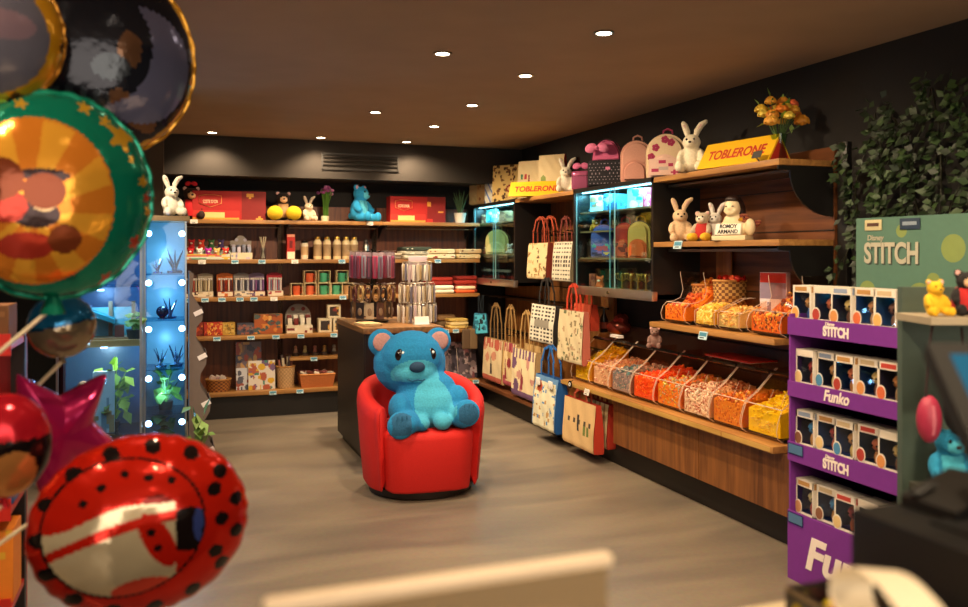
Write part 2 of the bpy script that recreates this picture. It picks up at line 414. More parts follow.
# ---------- glass cabinets
GLS = clear('#e8fbff', .02, .98, 'cabinet_glass')
CYAN = (.35, .85, 1)
def cabinet(yc, w, label, shelves, power):
    z0, z1, h = 1.2, 1.99, .79
    t = thing('glass_cabinet', label, 'cabinet', (XF, yc, z0), -PI / 2)
    x = w / 2
    mb = MB()
    mb.bx(-x, x, 0, .385, h - .03, h); mb.bx(-x, x, .02, .385, 0, .03)
    mb.bx(-x, -x + .025, 0, .385, 0, h); mb.bx(x - .025, x, 0, .385, 0, h)
    mb.build('carcass', DK, t)
    mb = MB(); mb.bx(-x + .02, x - .02, .37, .385, .03, h - .03); mb.build('back_panel', wood('#3c2a1c', '#5e4630', 'x', 5), t)
    for sx0, sx1, z in shelves:
        mb = MB(); mb.bx(sx0 * x + .028 * (sx0 < -.9), sx1 * x - .028 * (sx1 > .9), .045, .368, z - 1.2 - .012, z - 1.2); mb.build('shelf', wood('#6a5236', '#8c7048', 'x', 5), t)
    for k, (a, b, y) in enumerate(((-x + .026, .05, .012), (-.05, x - .026, .026))):
        mb = MB(); mb.bx(a, b, y, y + .005, .05, h - .032); dr = mb.build('glass_door', GLS, t)
        mb = MB()
        mb.bx(a, a + .006, y - .001, y + .006, .05, h - .032); mb.bx(b - .006, b, y - .001, y + .006, .05, h - .032)
        mb.build('polished_edge', frost('#a9d6d8', .45), dr)
    mb = MB(); mb.bx(-x - .004, x + .004, -.012, .03, -.012, .05, 0, .003); rl = mb.build('bottom_rail', mat('#d8cfc0', 'metal', .35), t)
    mb = MB(); mb.cyl((0, -.02, .02), (0, -.01, .02), .012); mb.build('lock', mat('#7a6a52', 'metal'), rl)
    mb = MB(); mb.bx(-x + .05, x - .05, .05, .065, h - .036, h - .03); mb.build('light_strip', glow('#a8f2ff', 7), t)
    L = bpy.data.lights.new('cabinet_lamp', 'AREA'); L.energy = power; L.color = CYAN; L.shape = 'RECTANGLE'; L.size = w - .1; L.size_y = .05
    o = bpy.data.objects.new('cabinet_lamp', L); C.objects.link(o); o.location = (XF + .1, yc, z0 + h - .045); o.rotation_euler = (0, 0, -PI / 2)
    return t
cabinet(5.36, 1.16, 'wide glass cabinet of small backpacks on the right wall', [(-1, 1, 1.81), (-1, -.1, 1.665), (-1, 1, 1.465)], 10)
cabinet(7.7, 1.14, 'far glass cabinet in the corner beside the back shelves', [(-1, 1, 1.80), (-1, 1, 1.49)], 9)
# ================= clear sweet bins =================
ACR = clear('#fff6ee', .04, .97, 'clear_acrylic'); EDGE = frost('#f0dcc8', .5); ACB = mat('#1a1614', 'gloss')
def bin_shell(t, w, prof, lip, n_lid):
    # prof: closed (y, z) side outline, front to back
    for x in (-w / 2 + .003, w / 2 - .003):
        mb = MB(); mb.prism(prof, x - .002, x + .002, 0, 'yz'); sp = mb.build('side_panel', ACR, t)
        mb = MB(); mb.tube([(x, y, z) for y, z in prof[:n_lid]], .0022, 5); mb.build('polished_edge', EDGE, sp)
    for nm, a, b in (('front_panel', 0, lip), ('lid', lip, n_lid - 1)):
        mb = MB()
        for (ya, za), (yb, zb) in zip(prof[a:b], prof[a + 1:b + 1]):
            v = [mb.bm.verts.new(p) for p in ((-w / 2, ya, za), (w / 2, ya, za), (w / 2, yb, zb), (-w / 2, yb, zb))]; mb.bm.faces.new(v)
        bmesh.ops.solidify(mb.bm, geom=mb.bm.faces[:], thickness=.003)
        p = mb.build(nm, ACR, t)
        if nm == 'lid':
            mb = MB(); y, z = prof[a]; mb.cyl((-w / 2, y, z), (w / 2, y, z), .0032, n=6); mb.build('lip', EDGE, p)
    mb = MB(); mb.bx(-w / 2, w / 2, prof[0][0] + .005, prof[-1][0], 0, .016); mb.build('base_tray', ACB, t)
def piece(mb, p, s, kind, mi, r):
    rot = (r.uniform(0, 6), r.uniform(0, 6), r.uniform(0, 6))
    if kind == 'stick':
        M = Euler(rot).to_matrix(); a = M @ Vector((s * 1.9, 0, 0)); a.z *= .45; b = Vector((-a.y * .3, a.x * .3, s * .3))
        mb.tube([Vector(p) - a, Vector(p) + b * .6, Vector(p) + a], s * .3, 5, mi)
    elif kind == 'ring':
        M = Euler(rot).to_matrix(); mb.tube([Vector(p) + M @ Vector((s * math.cos(k * PI / 4), s * math.sin(k * PI / 4), 0)) for k in range(8)], s * .38, 5, mi, True)
    elif kind == 'ball': mb.ball(p, (s, s * .85, s * .75), mi, rot, 8, 6)
    else: mb.box(p, (s * 2, s * 1.5, s), mi, rot, s * .3, 1)
def sweets(name, label, loc, rz, w, top, kind, cols, n, s, seed, dep=(.02, .3)):
    r = random.Random(seed); mb = MB(); mg = 2.3 if kind == 'stick' else 1.5
    y0, y1 = dep; m = 10
    out = [(y0, .018)] + [(y0 + (y1 - y0) * k / m, top(k / m) - s * .8) for k in range(m + 1)] + [(y1, .018)]
    mb.prism(out, -w / 2 + .008, w / 2 - .008, 0, 'yz')
    for i in range(n):
        k = r.random(); x = r.uniform(-w / 2 + s * mg, w / 2 - s * mg); y = y0 + (y1 - y0) * k
        y = min(max(y, y0 + s * .8), y1 - s)
        piece(mb, (x, y, top(k) - s * r.uniform(.1, .9)), s, kind, r.randrange(len(cols)), r)
    for i in range(n):       # pieces pressed against the clear front
        x = r.uniform(-w / 2 + s * mg, w / 2 - s * mg); piece(mb, (x, y0 + s * (.9 if kind == 'stick' else .6), r.uniform(.03, max(.035, top(0) - s * .6))), s * .9, kind, r.randrange(len(cols)), r)
    o = mb.build(name, [mat(c, 'candy') for c in cols], None, loc, rz)
    return tag(o, label, 'sweets', 'loose sweets in the clear bins', 'stuff')
PROF = [(.0, .0), (-.03, .02), (-.038, .055), (-.03, .1), (-.005, .165), (.07, .215), (.16, .30), (.2, .335), (.33, .34), (.33, 0)]
YEL = ['#f2d21e', '#ffe23a', '#e8c010']
low = [('stick', YEL, 'yellow fries sweets in the farthest low bin, beside the cream tote', .3),
       ('stick', ['#e8c9a8', '#d8a890', '#f0dcc0', '#c98f80'], 'pale peach sweet strings in the second low bin from the far end', .22),
       ('box', ['#9a8f98', '#4d8f98', '#c0b0a8', '#6a7a88'], 'grey and teal sweets in the third low bin from the far end', .2),
       ('box', ['#f0561c', '#ff7a2a', '#e8421a'], 'bright orange sweets in the fourth low bin from the far end', .24),
       ('box', ['#e88a2a', '#c8b040', '#d8602a', '#b8a890'], 'mixed orange and lime sweets in the middle low bin', .22),
       ('ring', ['#f0e4d0', '#e8d0b8', '#d8b0a0', '#b06a50'], 'white twisted sweets in the third low bin from the purple stand', .22),
       ('ball', ['#d88830', '#c86a28', '#e0a848', '#a85020'], 'amber jelly sweets in the second low bin from the purple stand', .22),
       ('stick', YEL, 'heap of yellow fries sweets in the low bin nearest the purple stand', .3)]
bw = (5.9 - 3.53) / 8
first = None
where = ['farthest', 'second from the far end', 'third from the far end', 'fourth from the far end', 'fifth from the far end', 'third from the purple stand', 'second from the purple stand', 'nearest the purple stand']
for i, (k, cols, lb, back) in enumerate(low):
    y = 5.9 - bw * (i + .5)
    if first is None:
        first = thing('sweet_bin', 'clear acrylic sweet bin with slanted lid on the low counter, farthest of the row', 'sweet bin', (2.915, y, .536), -PI / 2, 'clear bins on the low counter')
        bin_shell(first, bw - .006, PROF, 4, 8)
        mb = MB(); mb.box((0, .16, .315), (bw - .02, .02, .012), rot=(.7, 0, 0)); mb.build('hinge_bar', ACB, first)
        mb = MB(); mb.tube([(-.05, .1, .235), (-.05, .06, .16), (.05, .06, .16), (.05, .1, .235)], .0022, 5); mb.build('scoop_holder', frost('#e8d8cc', .35), first)
    else:
        dup(first, (2.915, y, .536), label='clear acrylic sweet bin with slanted lid on the low counter, ' + where[i])
    top = (lambda b: lambda u: .15 + .02 * math.sin(u * 5) + (b - .14) * max(0, u - .35) * 1.2)(back)
    sweets('loose_sweets', lb, (2.915, y, .536), -PI / 2, bw - .028, top, k, cols, 150, .014 if k != 'stick' else .017, 40 + i, (-.012 if k != 'stick' else -.002, .31))
# bins on the upper shelf
UP = 1.066
HOP = [(.0, 0), (-.035, .02), (-.045, .055), (-.03, .1), (.0, .125), (.05, .13), (.1, .15), (.12, .2), (.1, .3), (.1, .315), (.3, .315), (.3, 0)]
LOWP = [(.0, 0), (-.02, .02), (-.02, .09), (.0, .1), (.16, .165), (.2, .17), (.24, .17), (.24, 0)]
ubins = [(on_x(676, 2.95), .26, HOP, 4, 10, 'tall clear sweet hopper at the far end of the upper sweets shelf', 'ball', ['#e8862a', '#f0a43a', '#d8621e', '#b03a1c'], 'orange and red sweets in the tall hopper by the white bunny shelf', (lambda u: .115 + .16 * max(0, u - .35) * 1.6)),
         (on_x(705, 2.95), .2, LOWP, 3, 7, 'low clear sweet tray on the upper shelf, left of the middle divider', 'ring', ['#e8c04a', '#f0d878', '#d8a838'], 'golden popcorn-like sweets in the left low tray of the upper shelf', (lambda u: .095 + .03 * math.sin(u * 3))),
         (on_x(729, 2.95), .2, LOWP, 3, 7, 'low clear sweet tray on the upper shelf, right of the middle divider', 'stick', ['#f0d890', '#e8c060', '#d89048'], 'cream and yellow sweets in the right low tray of the upper shelf', (lambda u: .095 + .03 * math.sin(u * 3))),
         (on_x(767, 2.95), .27, HOP, 4, 10, 'tall clear sweet hopper at the near end of the upper shelf by the purple stand', 'ball', ['#d86a22', '#f08a30', '#8a3a1c', '#6a4030', '#e8b040'], 'orange and brown sweets in the hopper nearest the purple stand', (lambda u: .118 + .13 * max(0, u - .35) * 1.6))]
for i, (y, w, pr, lip, nl, lb, k, cols, lb2, top) in enumerate(ubins):
    t = thing('sweet_bin', lb, 'sweet bin', (2.965, y, UP), -PI / 2, 'clear bins on the upper sweets shelf')
    bin_shell(t, w, pr, lip, nl)
    sweets('loose_sweets', lb2, (2.965, y, UP), -PI / 2, w - .016, top, k, cols, 130, .016, 70 + i, (-.02, .22 if pr is LOWP else .28))
# ================= BUILDERS FOR THE STOCK =================
def plush(name, label, loc, rz, h, fur, ears='bear', belly=None, inner='#d8a8a0', cat='plush toy', clothes=None, feet=None, muzzle=None, group=None, nose='#2a1f1c', lean=0):
    """seated soft toy of height h, facing -y"""
    t = thing(name, label, cat, loc, rz, group); k = h / .30
    def S(*p): return tuple(a * k for a in p)
    B = [(S(0, .0, .085), S(.072, .066, .085)), (S(0, -.006, .135), S(.055, .05, .05)), (S(0, -.018 + lean, .205), S(.062, .058, .055)), (S(0, -.06 + lean, .192), S(.036, .034, .028))]
    for s in (-1, 1):
        B += [(S(s * .06, -.075, .03), S(.03, .06, .03)), (S(s * .066, -.125, .036), S(.03, .024, .037)), (S(s * .07, -.03, .118), S(.024, .03, .05), (-.5, s * -.35, 0)), (S(s * .075, -.06, .085), S(.022, .026, .024))]
        if ears == 'bear': B += [(S(s * .048, -.008 + lean, .252), S(.026, .014, .026))]
    B += [(S(0, .07, .045), S(.026, .026, .026))]
    cols = [mat(fur, 'plush'), mat(belly or fur, 'plush'), mat(feet or fur, 'plush'), mat(muzzle or belly or fur, 'plush')]
    def pick(c, n):
        x, y, z = c / k
        if y < -.085 and z < .085 and abs(x) > .03: return 2
        if y < -.066 + lean and .165 < z < .222: return 3
        if belly and abs(x) < .045 and y < -.03 and .03 < z < .155: return 1
        return 0
    remeshed('body', B, .0085 * k, t, cols, pick)
    if ears == 'bunny':
        for s in (-1, 1):
            P = [S(s * .025, -.01 + lean, .24), S(s * .034, .0 + lean, .28), S(s * (.05 if s < 0 else .062), .005 + lean, .325), S(s * (.06 if s < 0 else .095), -.002 + lean, .345), S(s * (.062 if s < 0 else .1), -.004 + lean, .353)]
            mb = MB(); mb.tube(P, [.014 * k, .022 * k, .022 * k, .014 * k, .005 * k], 10); e = mb.build('ear', cols[0], t)
            mb = MB(); mb.tube([Vector(p) + Vector((0, -.012 * k, 0)) for p in P[1:3]], [.009 * k, .011 * k], 8); mb.build('inner_ear', mat(inner, 'plush'), e)
    else:
        for s in (-1, 1):
            mb = MB(); mb.ball(S(s * .05, -.019 + lean, .253), S(.016, .006, .016), 0); mb.build('inner_ear', mat(inner, 'plush'), t)
    for s in (-1, 1):
        mb = MB(); mb.ball(S(s * .024, -.069 + lean, .22), S(.0075, .006, .0085), 0, None, 10, 8); mb.build('eye', mat('#0c0a0a', 'gloss'), t)
    mb = MB(); mb.ball(S(0, -.092 + lean, .2), S(.011, .008, .008), 0, None, 10, 8); mb.build('nose', mat(nose, 'gloss', .35), t)
    if clothes:
        mb = MB(); mb.lathe([(.078, .03), (.082, .07), (.074, .12), (.06, .155), (.05, .168), (.045, .166)], n=24, sy=.93, mi=0)
        bmesh.ops.scale(mb.bm, vec=(k, k, k), verts=mb.bm.verts[:]); mb.build('dress', mat(clothes, 'fabric'), t)
    return t
def print_box(name, label, cat, loc, rz, w, d, h, cols, fn=None, nx=26, nz=20, group=None, side=None, bev=.002, part='front_print', rot=None):
    """carton whose front (-y) carries a printed panel"""
    t = thing(name, label, cat, loc, rz, group)
    if rot: t.rotation_euler = rot
    mb = MB(); mb.box((0, 0, h / 2), (w, d, h), 0, None, bev, 1); mb.build('carton', mat(side or cols[0], 'paper'), t)
    mb = MB(); mb.grid(-w / 2 + .003, w / 2 - .003, .003, h - .003, -d / 2 - .0008, nx, nz, fn or blobs(len(label), 10, len(cols) - 1)); mb.build(part, [mat(c, 'paper') for c in cols], t)
    return t
def tote(name, label, loc, rz, w, d, h, front, side, handle, fn, drop=.1, cat='tote bag', group=None, loops=True, n=30, gap=.4, hooked=False):
    """bag with a printed front; loc is the bottom centre"""
    t = thing(name, label, cat, loc, rz, group)
    mb = MB()
    r = random.Random(label); q = lambda: r.uniform(-.004, .004)
    V = []
    for z, f in ((0, .75), (.02, 1), (h * .5, .9), (h, .45)):
        V.append([mb.bm.verts.new((sx * w / 2 * (1 if z else .98) + q(), sy * d / 2 * f + q(), z)) for sx, sy in ((-1, -1), (1, -1), (1, 1), (-1, 1))])
    for a, b in zip(V, V[1:]):
        for k in range(4): mb.bm.faces.new((a[k], a[(k + 1) % 4], b[(k + 1) % 4], b[k]))
    mb.bm.faces.new(V[0][::-1])
    mb.build('bag_body', mat(side, 'fabric'), t)
    mb = MB()
    nx = n; nz = int(n * h / w)
    def hw(q):
        z = .006 + (h - .006) * q; z /= h
        return .75 + .25 * min(1, z * h / .02) if z * h < .02 else 1 - .1 * z / .5 if z < .5 else .9 - .45 * (z - .5) / .5
    vs = [[mb.bm.verts.new((-w / 2 + w * i / nx, -d / 2 * hw(j / nz) - .007 - .002 * math.sin(i * .6 + j * .4), .006 + (h - .006) * j / nz)) for i in range(nx + 1)] for j in range(nz + 1)]
    for j in range(nz):
        for i in range(nx): mb.bm.faces.new((vs[j][i], vs[j][i + 1], vs[j + 1][i + 1], vs[j + 1][i])).material_index = fn((i + .5) / nx, (j + .5) / nz)
    mb.build('front_panel', [mat(c, 'fabric') for c in front], t)
    if loops:
        for y in (-d * .25, d * .25):
            mb = MB(); a = w * gap / 2
            pts = [(-a, y, h - .03), (-a * .95, y, h + drop * .5), (-a * .55, y * .6, h + drop * .9), (0, y * .4, h + drop), (a * .55, y * .6, h + drop * .9), (a * .95, y, h + drop * .5), (a, y, h - .03)]
            for p, q_ in zip(pts, pts[1:]):
                p, q_ = Vector(p), Vector(q_); dv = q_ - p
                mb.box((p + q_) / 2, (dv.length + .008, .004, .022), 0, (0, -math.atan2(dv.z, dv.x), 0))
            mb.build('handle', mat(handle, 'fabric'), t)
    return t
def backpack(name, label, loc, rz, w, d, h, body, pocket, extra=None, fnm=None, pcols=None, group=None, part='print'):
    t = thing(name, label, 'backpack', loc, rz, group)
    def dome(w, h, y0, y1, mi=0, bulge=.0):
        mb = MB(); n = 16; r = w / 2; out = [(-r * .96, 0), (r * .96, 0), (r, h * .1), (r, h - r * .95)] + [(r * math.cos(PI * k / n), h - r * .95 + r * .95 * math.sin(PI * k / n)) for k in range(1, n)] + [(-r, h - r * .95), (-r, h * .1)]
        g = mb.prism(out, y0, y1); es = [e for e in mb.bm.edges if abs(e.verts[0].co.y - e.verts[1].co.y) < 1e-6]
        bmesh.ops.bevel(mb.bm, geom=es, offset=min(.022, (y1 - y0) * .4, w * .2), segments=3, affect='EDGES')
        return mb
    dome(w, h, -d / 2, d / 2).build('main_compartment', mat(body, 'fabric'), t)
    mb = dome(w * .8, h * .52, -d / 2 - d * .35, -d / 2 + .01)
    pk = mb.build('front_pocket', mat(pocket, 'fabric'), t)
    if fnm:
        mb = MB(); mb.grid(-w * .36, w * .36, h * .05, h * .42, -d / 2 - d * .35 - .002, 12, 10, fnm); mb.build('printed_patch', [mat(c, 'fabric') for c in pcols], pk)
    mb = MB(); r = w / 2 + .001; n = 20
    mb.tube([(-r, -d * .18, h * .3), (-r, -d * .18, h - r * .95)] + [(-r * math.cos(PI * k / n), -d * .18, h - r * .95 + r * .97 * math.sin(PI * k / n)) for k in range(1, n)] + [(r, -d * .18, h - r * .95), (r, -d * .18, h * .3)], .0045, 6)
    mb.build('zip', mat('#3a2a2a' if body != BLK else '#c9a94a', 'metal'), t)
    mb = MB(); mb.tube([(-.035, d * .2, h - .012), (-.028, d * .2, h + .03), (0, d * .2, h + .042), (.028, d * .2, h + .03), (.035, d * .2, h - .012)], .007, 6); mb.build('grab_handle', mat(extra or pocket, 'fabric'), t)
    for s in (-1, 1):
        mb = MB(); mb.tube([(s * w * .25, d / 2, h * .9), (s * w * .3, d / 2 + .025, h * .6), (s * w * .32, d / 2 + .02, h * .2), (s * w * .32, d / 2, h * .06)], .009, 6); mb.build('shoulder_strap', mat(extra or body, 'fabric'), t)
    return t
def bow(parent, c, s, m, name='bow'):
    mb = MB()
    for k in (-1, 1): mb.ball((c[0] + k * s * .55, c[1], c[2]), (s * .55, s * .22, s * .42), 0, (0, k * .35, 0), 12, 8)
    mb.ball(c, (s * .2, s * .26, s * .2), 0, None, 10, 8)
    return mb.build(name, m, parent)
def basket(name, label, loc, w, d, h, col='#a8672c', cat='basket', rz=0, dark='#6a3a18'):
    t = thing(name, label, cat, loc, rz)
    mb = MB(); n = 30; R_ = []
    K = max(7, int(h / .018))
    for k in range(K + 1):
        z = h * k / K; q = .43 + .07 * k / K
        R_.append([mb.bm.verts.new(((q + (.022 if (k + j) % 2 else -.012)) * w * math.cos(2 * PI * j / n), (q + (.022 if (k + j) % 2 else -.012)) * d * math.sin(2 * PI * j / n), z)) for j in range(n)])
    for q, z in ((.44, h), (.38, .02)): R_.append([mb.bm.verts.new((q * w * math.cos(2 * PI * j / n), q * d * math.sin(2 * PI * j / n), z)) for j in range(n)])
    for A, B in zip(R_, R_[1:]):
        for j in range(n): mb.bm.faces.new((A[j], A[(j + 1) % n], B[(j + 1) % n], B[j])).material_index = (R_.index(A) + j) % 2
    mb.bm.faces.new(R_[0][::-1]); mb.bm.faces.new(R_[-1])
    mb.build('woven_body', [mat(col, 'wicker'), mat(dark, 'wicker')], t)
    mb = MB(); mb.tube([(w * .5 * math.cos(2 * PI * k / n), d * .5 * math.sin(2 * PI * k / n), h) for k in range(n)], .008, 6, 0, True); mb.build('rim', mat('#c48a48', 'wicker'), t)
    return t
# ================= STOCK ON THE BACK SHELVES =================
YB = 8.14
def bx(px, Y=YB): return on_y(px, Y)
# top row
plush('plush_bear', 'brown toy bear in a bright red dress beside the long red chocolate box', (bx(191), YB, 1.801), .1, .33, '#3a2218', belly=None, clothes='#c8141c', muzzle='#d9a878')
o = bpy.data.objects['plush_bear']; bow(o, (0, -.01, .325), .05, mat('#d8202c', 'fabric'))
def choc_box(name, label, x, w, h, seed):
    cols = ['#a81410', '#c8281c', '#7c0c0a', '#d89a3a', '#e8c27a']
    def fn(u, v):
        if v < .34 and u < .62: return 4 if (.12 < u < .45 and .08 < v < .25) else 3 if v < .06 else 1
        if u > .66: return blobs(seed, 14, 3, .04, .09, 2)(u, v)
        return 0
    t = print_box(name, label, 'chocolate box', (x, YB, 1.801), 0, w, .16, h, cols, fn, 30, 16)
    mb = MB(); a, b = w * .1, h * .16; out = [(-a * 1.5, b), (-a * .6, b * 1.25), (a * .6, b * 1.25), (a * 1.5, b), (a * 1.5, -b * .6), (0, -b * 1.4), (-a * 1.5, -b * .6)]
    mb.tube([(x_ - w * .26, -.0835, z_ + h * .66) for x_, z_ in out], .0022, 5, 0, True); mb.build('crest_outline', mat('#e0b060', 'metal'), t)
    lettering('lettering', "COTE D'OR", h * .16, mat('#ecd9b0', 'paper'), t, (-w * .26, -.0825, h * .62), (PI / 2, 0, 0), width=w * .2)
    return t
choc_box('chocolate_box', 'long red chocolate gift box beside the bear in the red dress', bx(229), .64, .26, 3)
choc_box('chocolate_box', 'red chocolate gift box between the blue toy bear and the potted plant', bx(416), .56, .25, 9)
t = plush('plush_puppy', 'dark toy puppy with two big round yellow feet on the top back shelf', (bx(283), YB, 1.801), 0, .3, '#241a18', muzzle='#d8b088', belly='#b08a60')
for s in (-1, 1):
    mb = MB(); mb.ball((s * .085, -.11, .068), (.072, .075, .068)); mb.build('foot', mat('#e0b81c', 'plush'), t)
plush('plush_rabbit', 'small cream toy rabbit on the top back shelf beside the purple flowers', (bx(308), YB - .02, 1.801), .2, .2, '#d8c4a8', 'bunny')
plush('plush_bear', 'bright blue toy bear seated alone on the top back shelf', (bx(359), YB, 1.801), .75, .39, '#1f8fc4', belly='#58c0dc', inner='#d89aa8')
plush('plush_rabbit', 'white toy rabbit seated on top of the lit glass tower', (on_y(171, 6.2), 6.2, 1.753), .35, .235, '#f0e8d8', 'bunny')
# purple flowers, bunched in a short glass
t = thing('flower_bunch', 'bunch of purple flowers on tall green stems on the top back shelf', 'flowers', (bx(325), YB, 1.801))
r = random.Random(5)
mb = MB()
for k in range(26): a = r.uniform(0, 6.3); q = r.uniform(.0, .03); mb.tube([(q * math.cos(a), q * math.sin(a), .02), (q * 1.1 * math.cos(a), q * 1.1 * math.sin(a), .16), (q * 2.4 * math.cos(a), q * 2.4 * math.sin(a), .26 + r.uniform(0, .05))], .004, 5)
mb.build('stems', mat('#4f7a2a', 'leaf'), t)
for k in range(14):
    mb = MB(); a = r.uniform(0, 6.3); q = r.uniform(.01, .075); mb.ball((q * math.cos(a), q * math.sin(a), .28 + r.uniform(-.02, .05)), (.02, .02, .016), 0, None, 8, 6); mb.build('flower_head', mat(('#8a3f78', '#b06a98', '#6a2f60')[k % 3], 'leaf'), t)
mb = MB(); mb.lathe([(0, 0), (.036, 0), (.038, .04), (.036, .05), (.034, .04), (0, .01)]); mb.build('binding', mat('#cfc6a0', 'paper'), t)
t = thing('potted_plant', 'small spiky plant in a white pot at the right end of the top shelf', 'plant', (bx(460), YB, 1.801))
mb = MB(); mb.lathe([(0, 0), (.045, 0), (.06, .09), (.062, .1), (.055, .1), (.05, .085), (0, .08)]); mb.build('pot', mat('#d8d0c0', 'gloss', .4), t)
for k in range(16):
    a = k * 2.4; q = .03 + .05 * r.random(); hh = r.uniform(.14, .26); mb = MB()
    mb.tube([(.01 * math.cos(a), .01 * math.sin(a), .08), (q * math.cos(a) * .7, q * math.sin(a) * .7, .08 + hh * .6), (q * 1.3 * math.cos(a), q * 1.3 * math.sin(a), .08 + hh)], [.006, .009, .001], 5); mb.build('leaf', mat('#3f5a38', 'leaf'), t)
# second row
Z4 = 1.441
t = thing('toy_tray', 'printed cardboard tray heaped with small bright soft toys', 'tray', (bx(208), YB - .03, Z4))
mb = MB(); w = .37
mb.bx(-w / 2, w / 2, -.1, .1, 0, .006); mb.bx(-w / 2, w / 2, -.1, -.094, 0, .05); mb.bx(-w / 2, w / 2, .094, .1, 0, .12); mb.bx(-w / 2, -w / 2 + .006, -.1, .1, 0, .08); mb.bx(w / 2 - .006, w / 2, -.1, .1, 0, .08)
mb.build('tray', mat('#c8d0c0', 'paper'), t)
mb = MB(); mb.grid(-w / 2, w / 2, .002, .05, -.101, 20, 4, blobs(3, 22, 3, .03, .2)); mb.build('front_print', [mat(c, 'paper') for c in ('#d8dcc8', '#6aa88a', '#d85a4a', '#e0b84a')], t)
def mini_toy(label, loc, rz, col, first=[None]):
    if first[0] is None:
        t = thing('small_soft_toy', label, 'soft toy', loc, rz, 'small soft toys in the tray')
        pm = mat('#c01820', 'plush')
        remeshed('body', [((0, 0, .03), (.03, .028, .03)), ((0, -.006, .068), (.026, .025, .024)), ((.022, 0, .09), (.01, .008, .012)), ((-.022, 0, .09), (.01, .008, .012)), ((.024, -.024, .012), (.013, .02, .012)), ((-.024, -.024, .012), (.013, .02, .012))], .005, t, [pm])
        for s in (-1, 1):
            mb = MB(); mb.ball((s * .01, -.03, .072), .004, 0, None, 8, 6); mb.build('eye', mat('#0c0a0a', 'gloss'), t)
        mb = MB(); mb.ball((0, -.033, .062), (.012, .008, .008), 0, None, 8, 6); mb.build('muzzle', mat('#e8d8c0', 'plush'), t)
        first[0] = t; return t
    return dup(first[0], loc, rz, label, None, [(mat('#c01820', 'plush'), mat(col, 'plush'))])
cs = [('#c01820', 'red', 'farthest left in front'), ('#e8e0d0', 'white', 'left in front'), ('#b0209a', 'magenta', 'middle in front'), ('#d8b060', 'tan', 'right of the magenta one'), ('#d02a20', 'red', 'farthest right in front')]
for i, (c, n, w_) in enumerate(cs): mini_toy('small %s soft toy in the cardboard tray, %s' % (n, w_), (bx(208) - .15 + .075 * i, YB - .06, Z4 + .008), RND.uniform(-.4, .4), c)
for i, (c, n, w_) in enumerate([('#b81820', 'dark red', 'raised at the back left'), ('#d8402a', 'orange red', 'raised second from the left'), ('#3a6a3a', 'green', 'raised in the middle'), ('#4a3a6a', 'purple', 'raised right of the green one')]):
    mini_toy('small %s soft toy in the cardboard tray, %s' % (n, w_), (bx(208) - .14 + .085 * i, YB + .03, Z4 + .085), RND.uniform(-.4, .4), c)
def arch_display(name, label, px, z, w, h, cols, seed, dome=.5):
    t = thing(name, label, 'display box', (bx(px), YB - .02, z))
    mb = MB(); n = 12; r_ = w * .5 * dome
    out = [(-w / 2, 0), (w / 2, 0), (w / 2, h - r_)] + [(r_ * math.cos(PI * k / n), h - r_ + r_ * math.sin(PI * k / n)) for k in range(n + 1)] + [(-w / 2, h - r_)]
    mb.prism(out, .05, .056); mb.build('back_card', mat(cols[0], 'paper'), t)
    mb = MB(); mb.box((0, 0, h * .14), (w, .12, h * .28), 0, None, .003); b = mb.build('tray', mat(cols[1], 'paper'), t)
    mb = MB(); mb.grid(-w / 2 + .004, w / 2 - .004, .004, h * .27, -.0612, 10, 3, blobs(seed, 8, 2, .05, .15)); mb.build('front_print', [mat(c, 'paper') for c in cols[1:4]], b)
    mb = MB()
    for s in (-.2, .2): mb.lathe([(0, .0), (w * .08, 0)], (s * w, .0488, h * .82), 12, 0, (PI / 2, 0, 0))
    mb.build('card_motif', mat(cols[3], 'paper'), t)
    for j in range(2):
        for k in range(4):
            mb = MB(); mb.box((-w * .36 + w * .24 * k, -.03 + .05 * j, h * (.28 + .12 + .1 * j)), (w * .17, .03, h * .24), 0, None, .006); mb.build('small_packet', mat(cols[2 + (k + j) % 3], 'gloss', .4), t)
    return t
arch_display('counter_display', 'grey arched display box of little packets on the second back shelf', 241, Z4, .19, .22, ['#9a8f84', '#d8c8a8', '#8a90a8', '#b8b0c0', '#6a6878'], 4)
t = thing('straw_glass', 'tall glass holding pale straws on the second back shelf', 'glass', (bx(263), YB, Z4))
mb = MB(); mb.lathe([(0, 0), (.03, 0), (.034, .11), (.031, .11), (.027, .008), (0, .008)]); mb.build('glass', clear('#f4faff', .02, .95, 'thin_glass'), t)
for k in range(7):
    a = k * .9; mb = MB(); mb.cyl((.014 * math.cos(a), .014 * math.sin(a), .01), (-.03 * math.cos(a), .02 * math.sin(a), .21), .004, n=6); mb.build('straw', mat('#d8c8a8', 'paper'), t)
t = print_box('tea_carton', 'tall red carton with a cream base on the second back shelf', 'carton', (bx(290.5), YB, Z4), 0, .075, .075, .235, ['#c8281c', '#e8dcc0', '#7a1410', '#e89a7a'], lambda u, v: 1 if v < .3 else (2 if .3 < u < .7 and .45 < v < .75 else (3 if v > .88 else 0)), 10, 20)
t = thing('printed_jar', 'slim cream jar with a dark lid standing left of the bottles', 'jar', (bx(304.5), YB, Z4))
mb = MB(); mb.lathe([(0, 0), (.032, 0), (.034, .01), (.034, .15), (.03, .155), (0, .155)]); mb.build('jar', mat('#e0d4b8', 'gloss', .3), t)
mb = MB(); mb.lathe([(.0, .156), (.034, .156), (.034, .175), (0, .177)]); mb.build('lid', mat('#3a322c', 'metal'), t)
mb = MB(); mb.lathe([(.0345, .04), (.0345, .12)]); mb.build('label_band', mat('#c8a878', 'paper'), t)
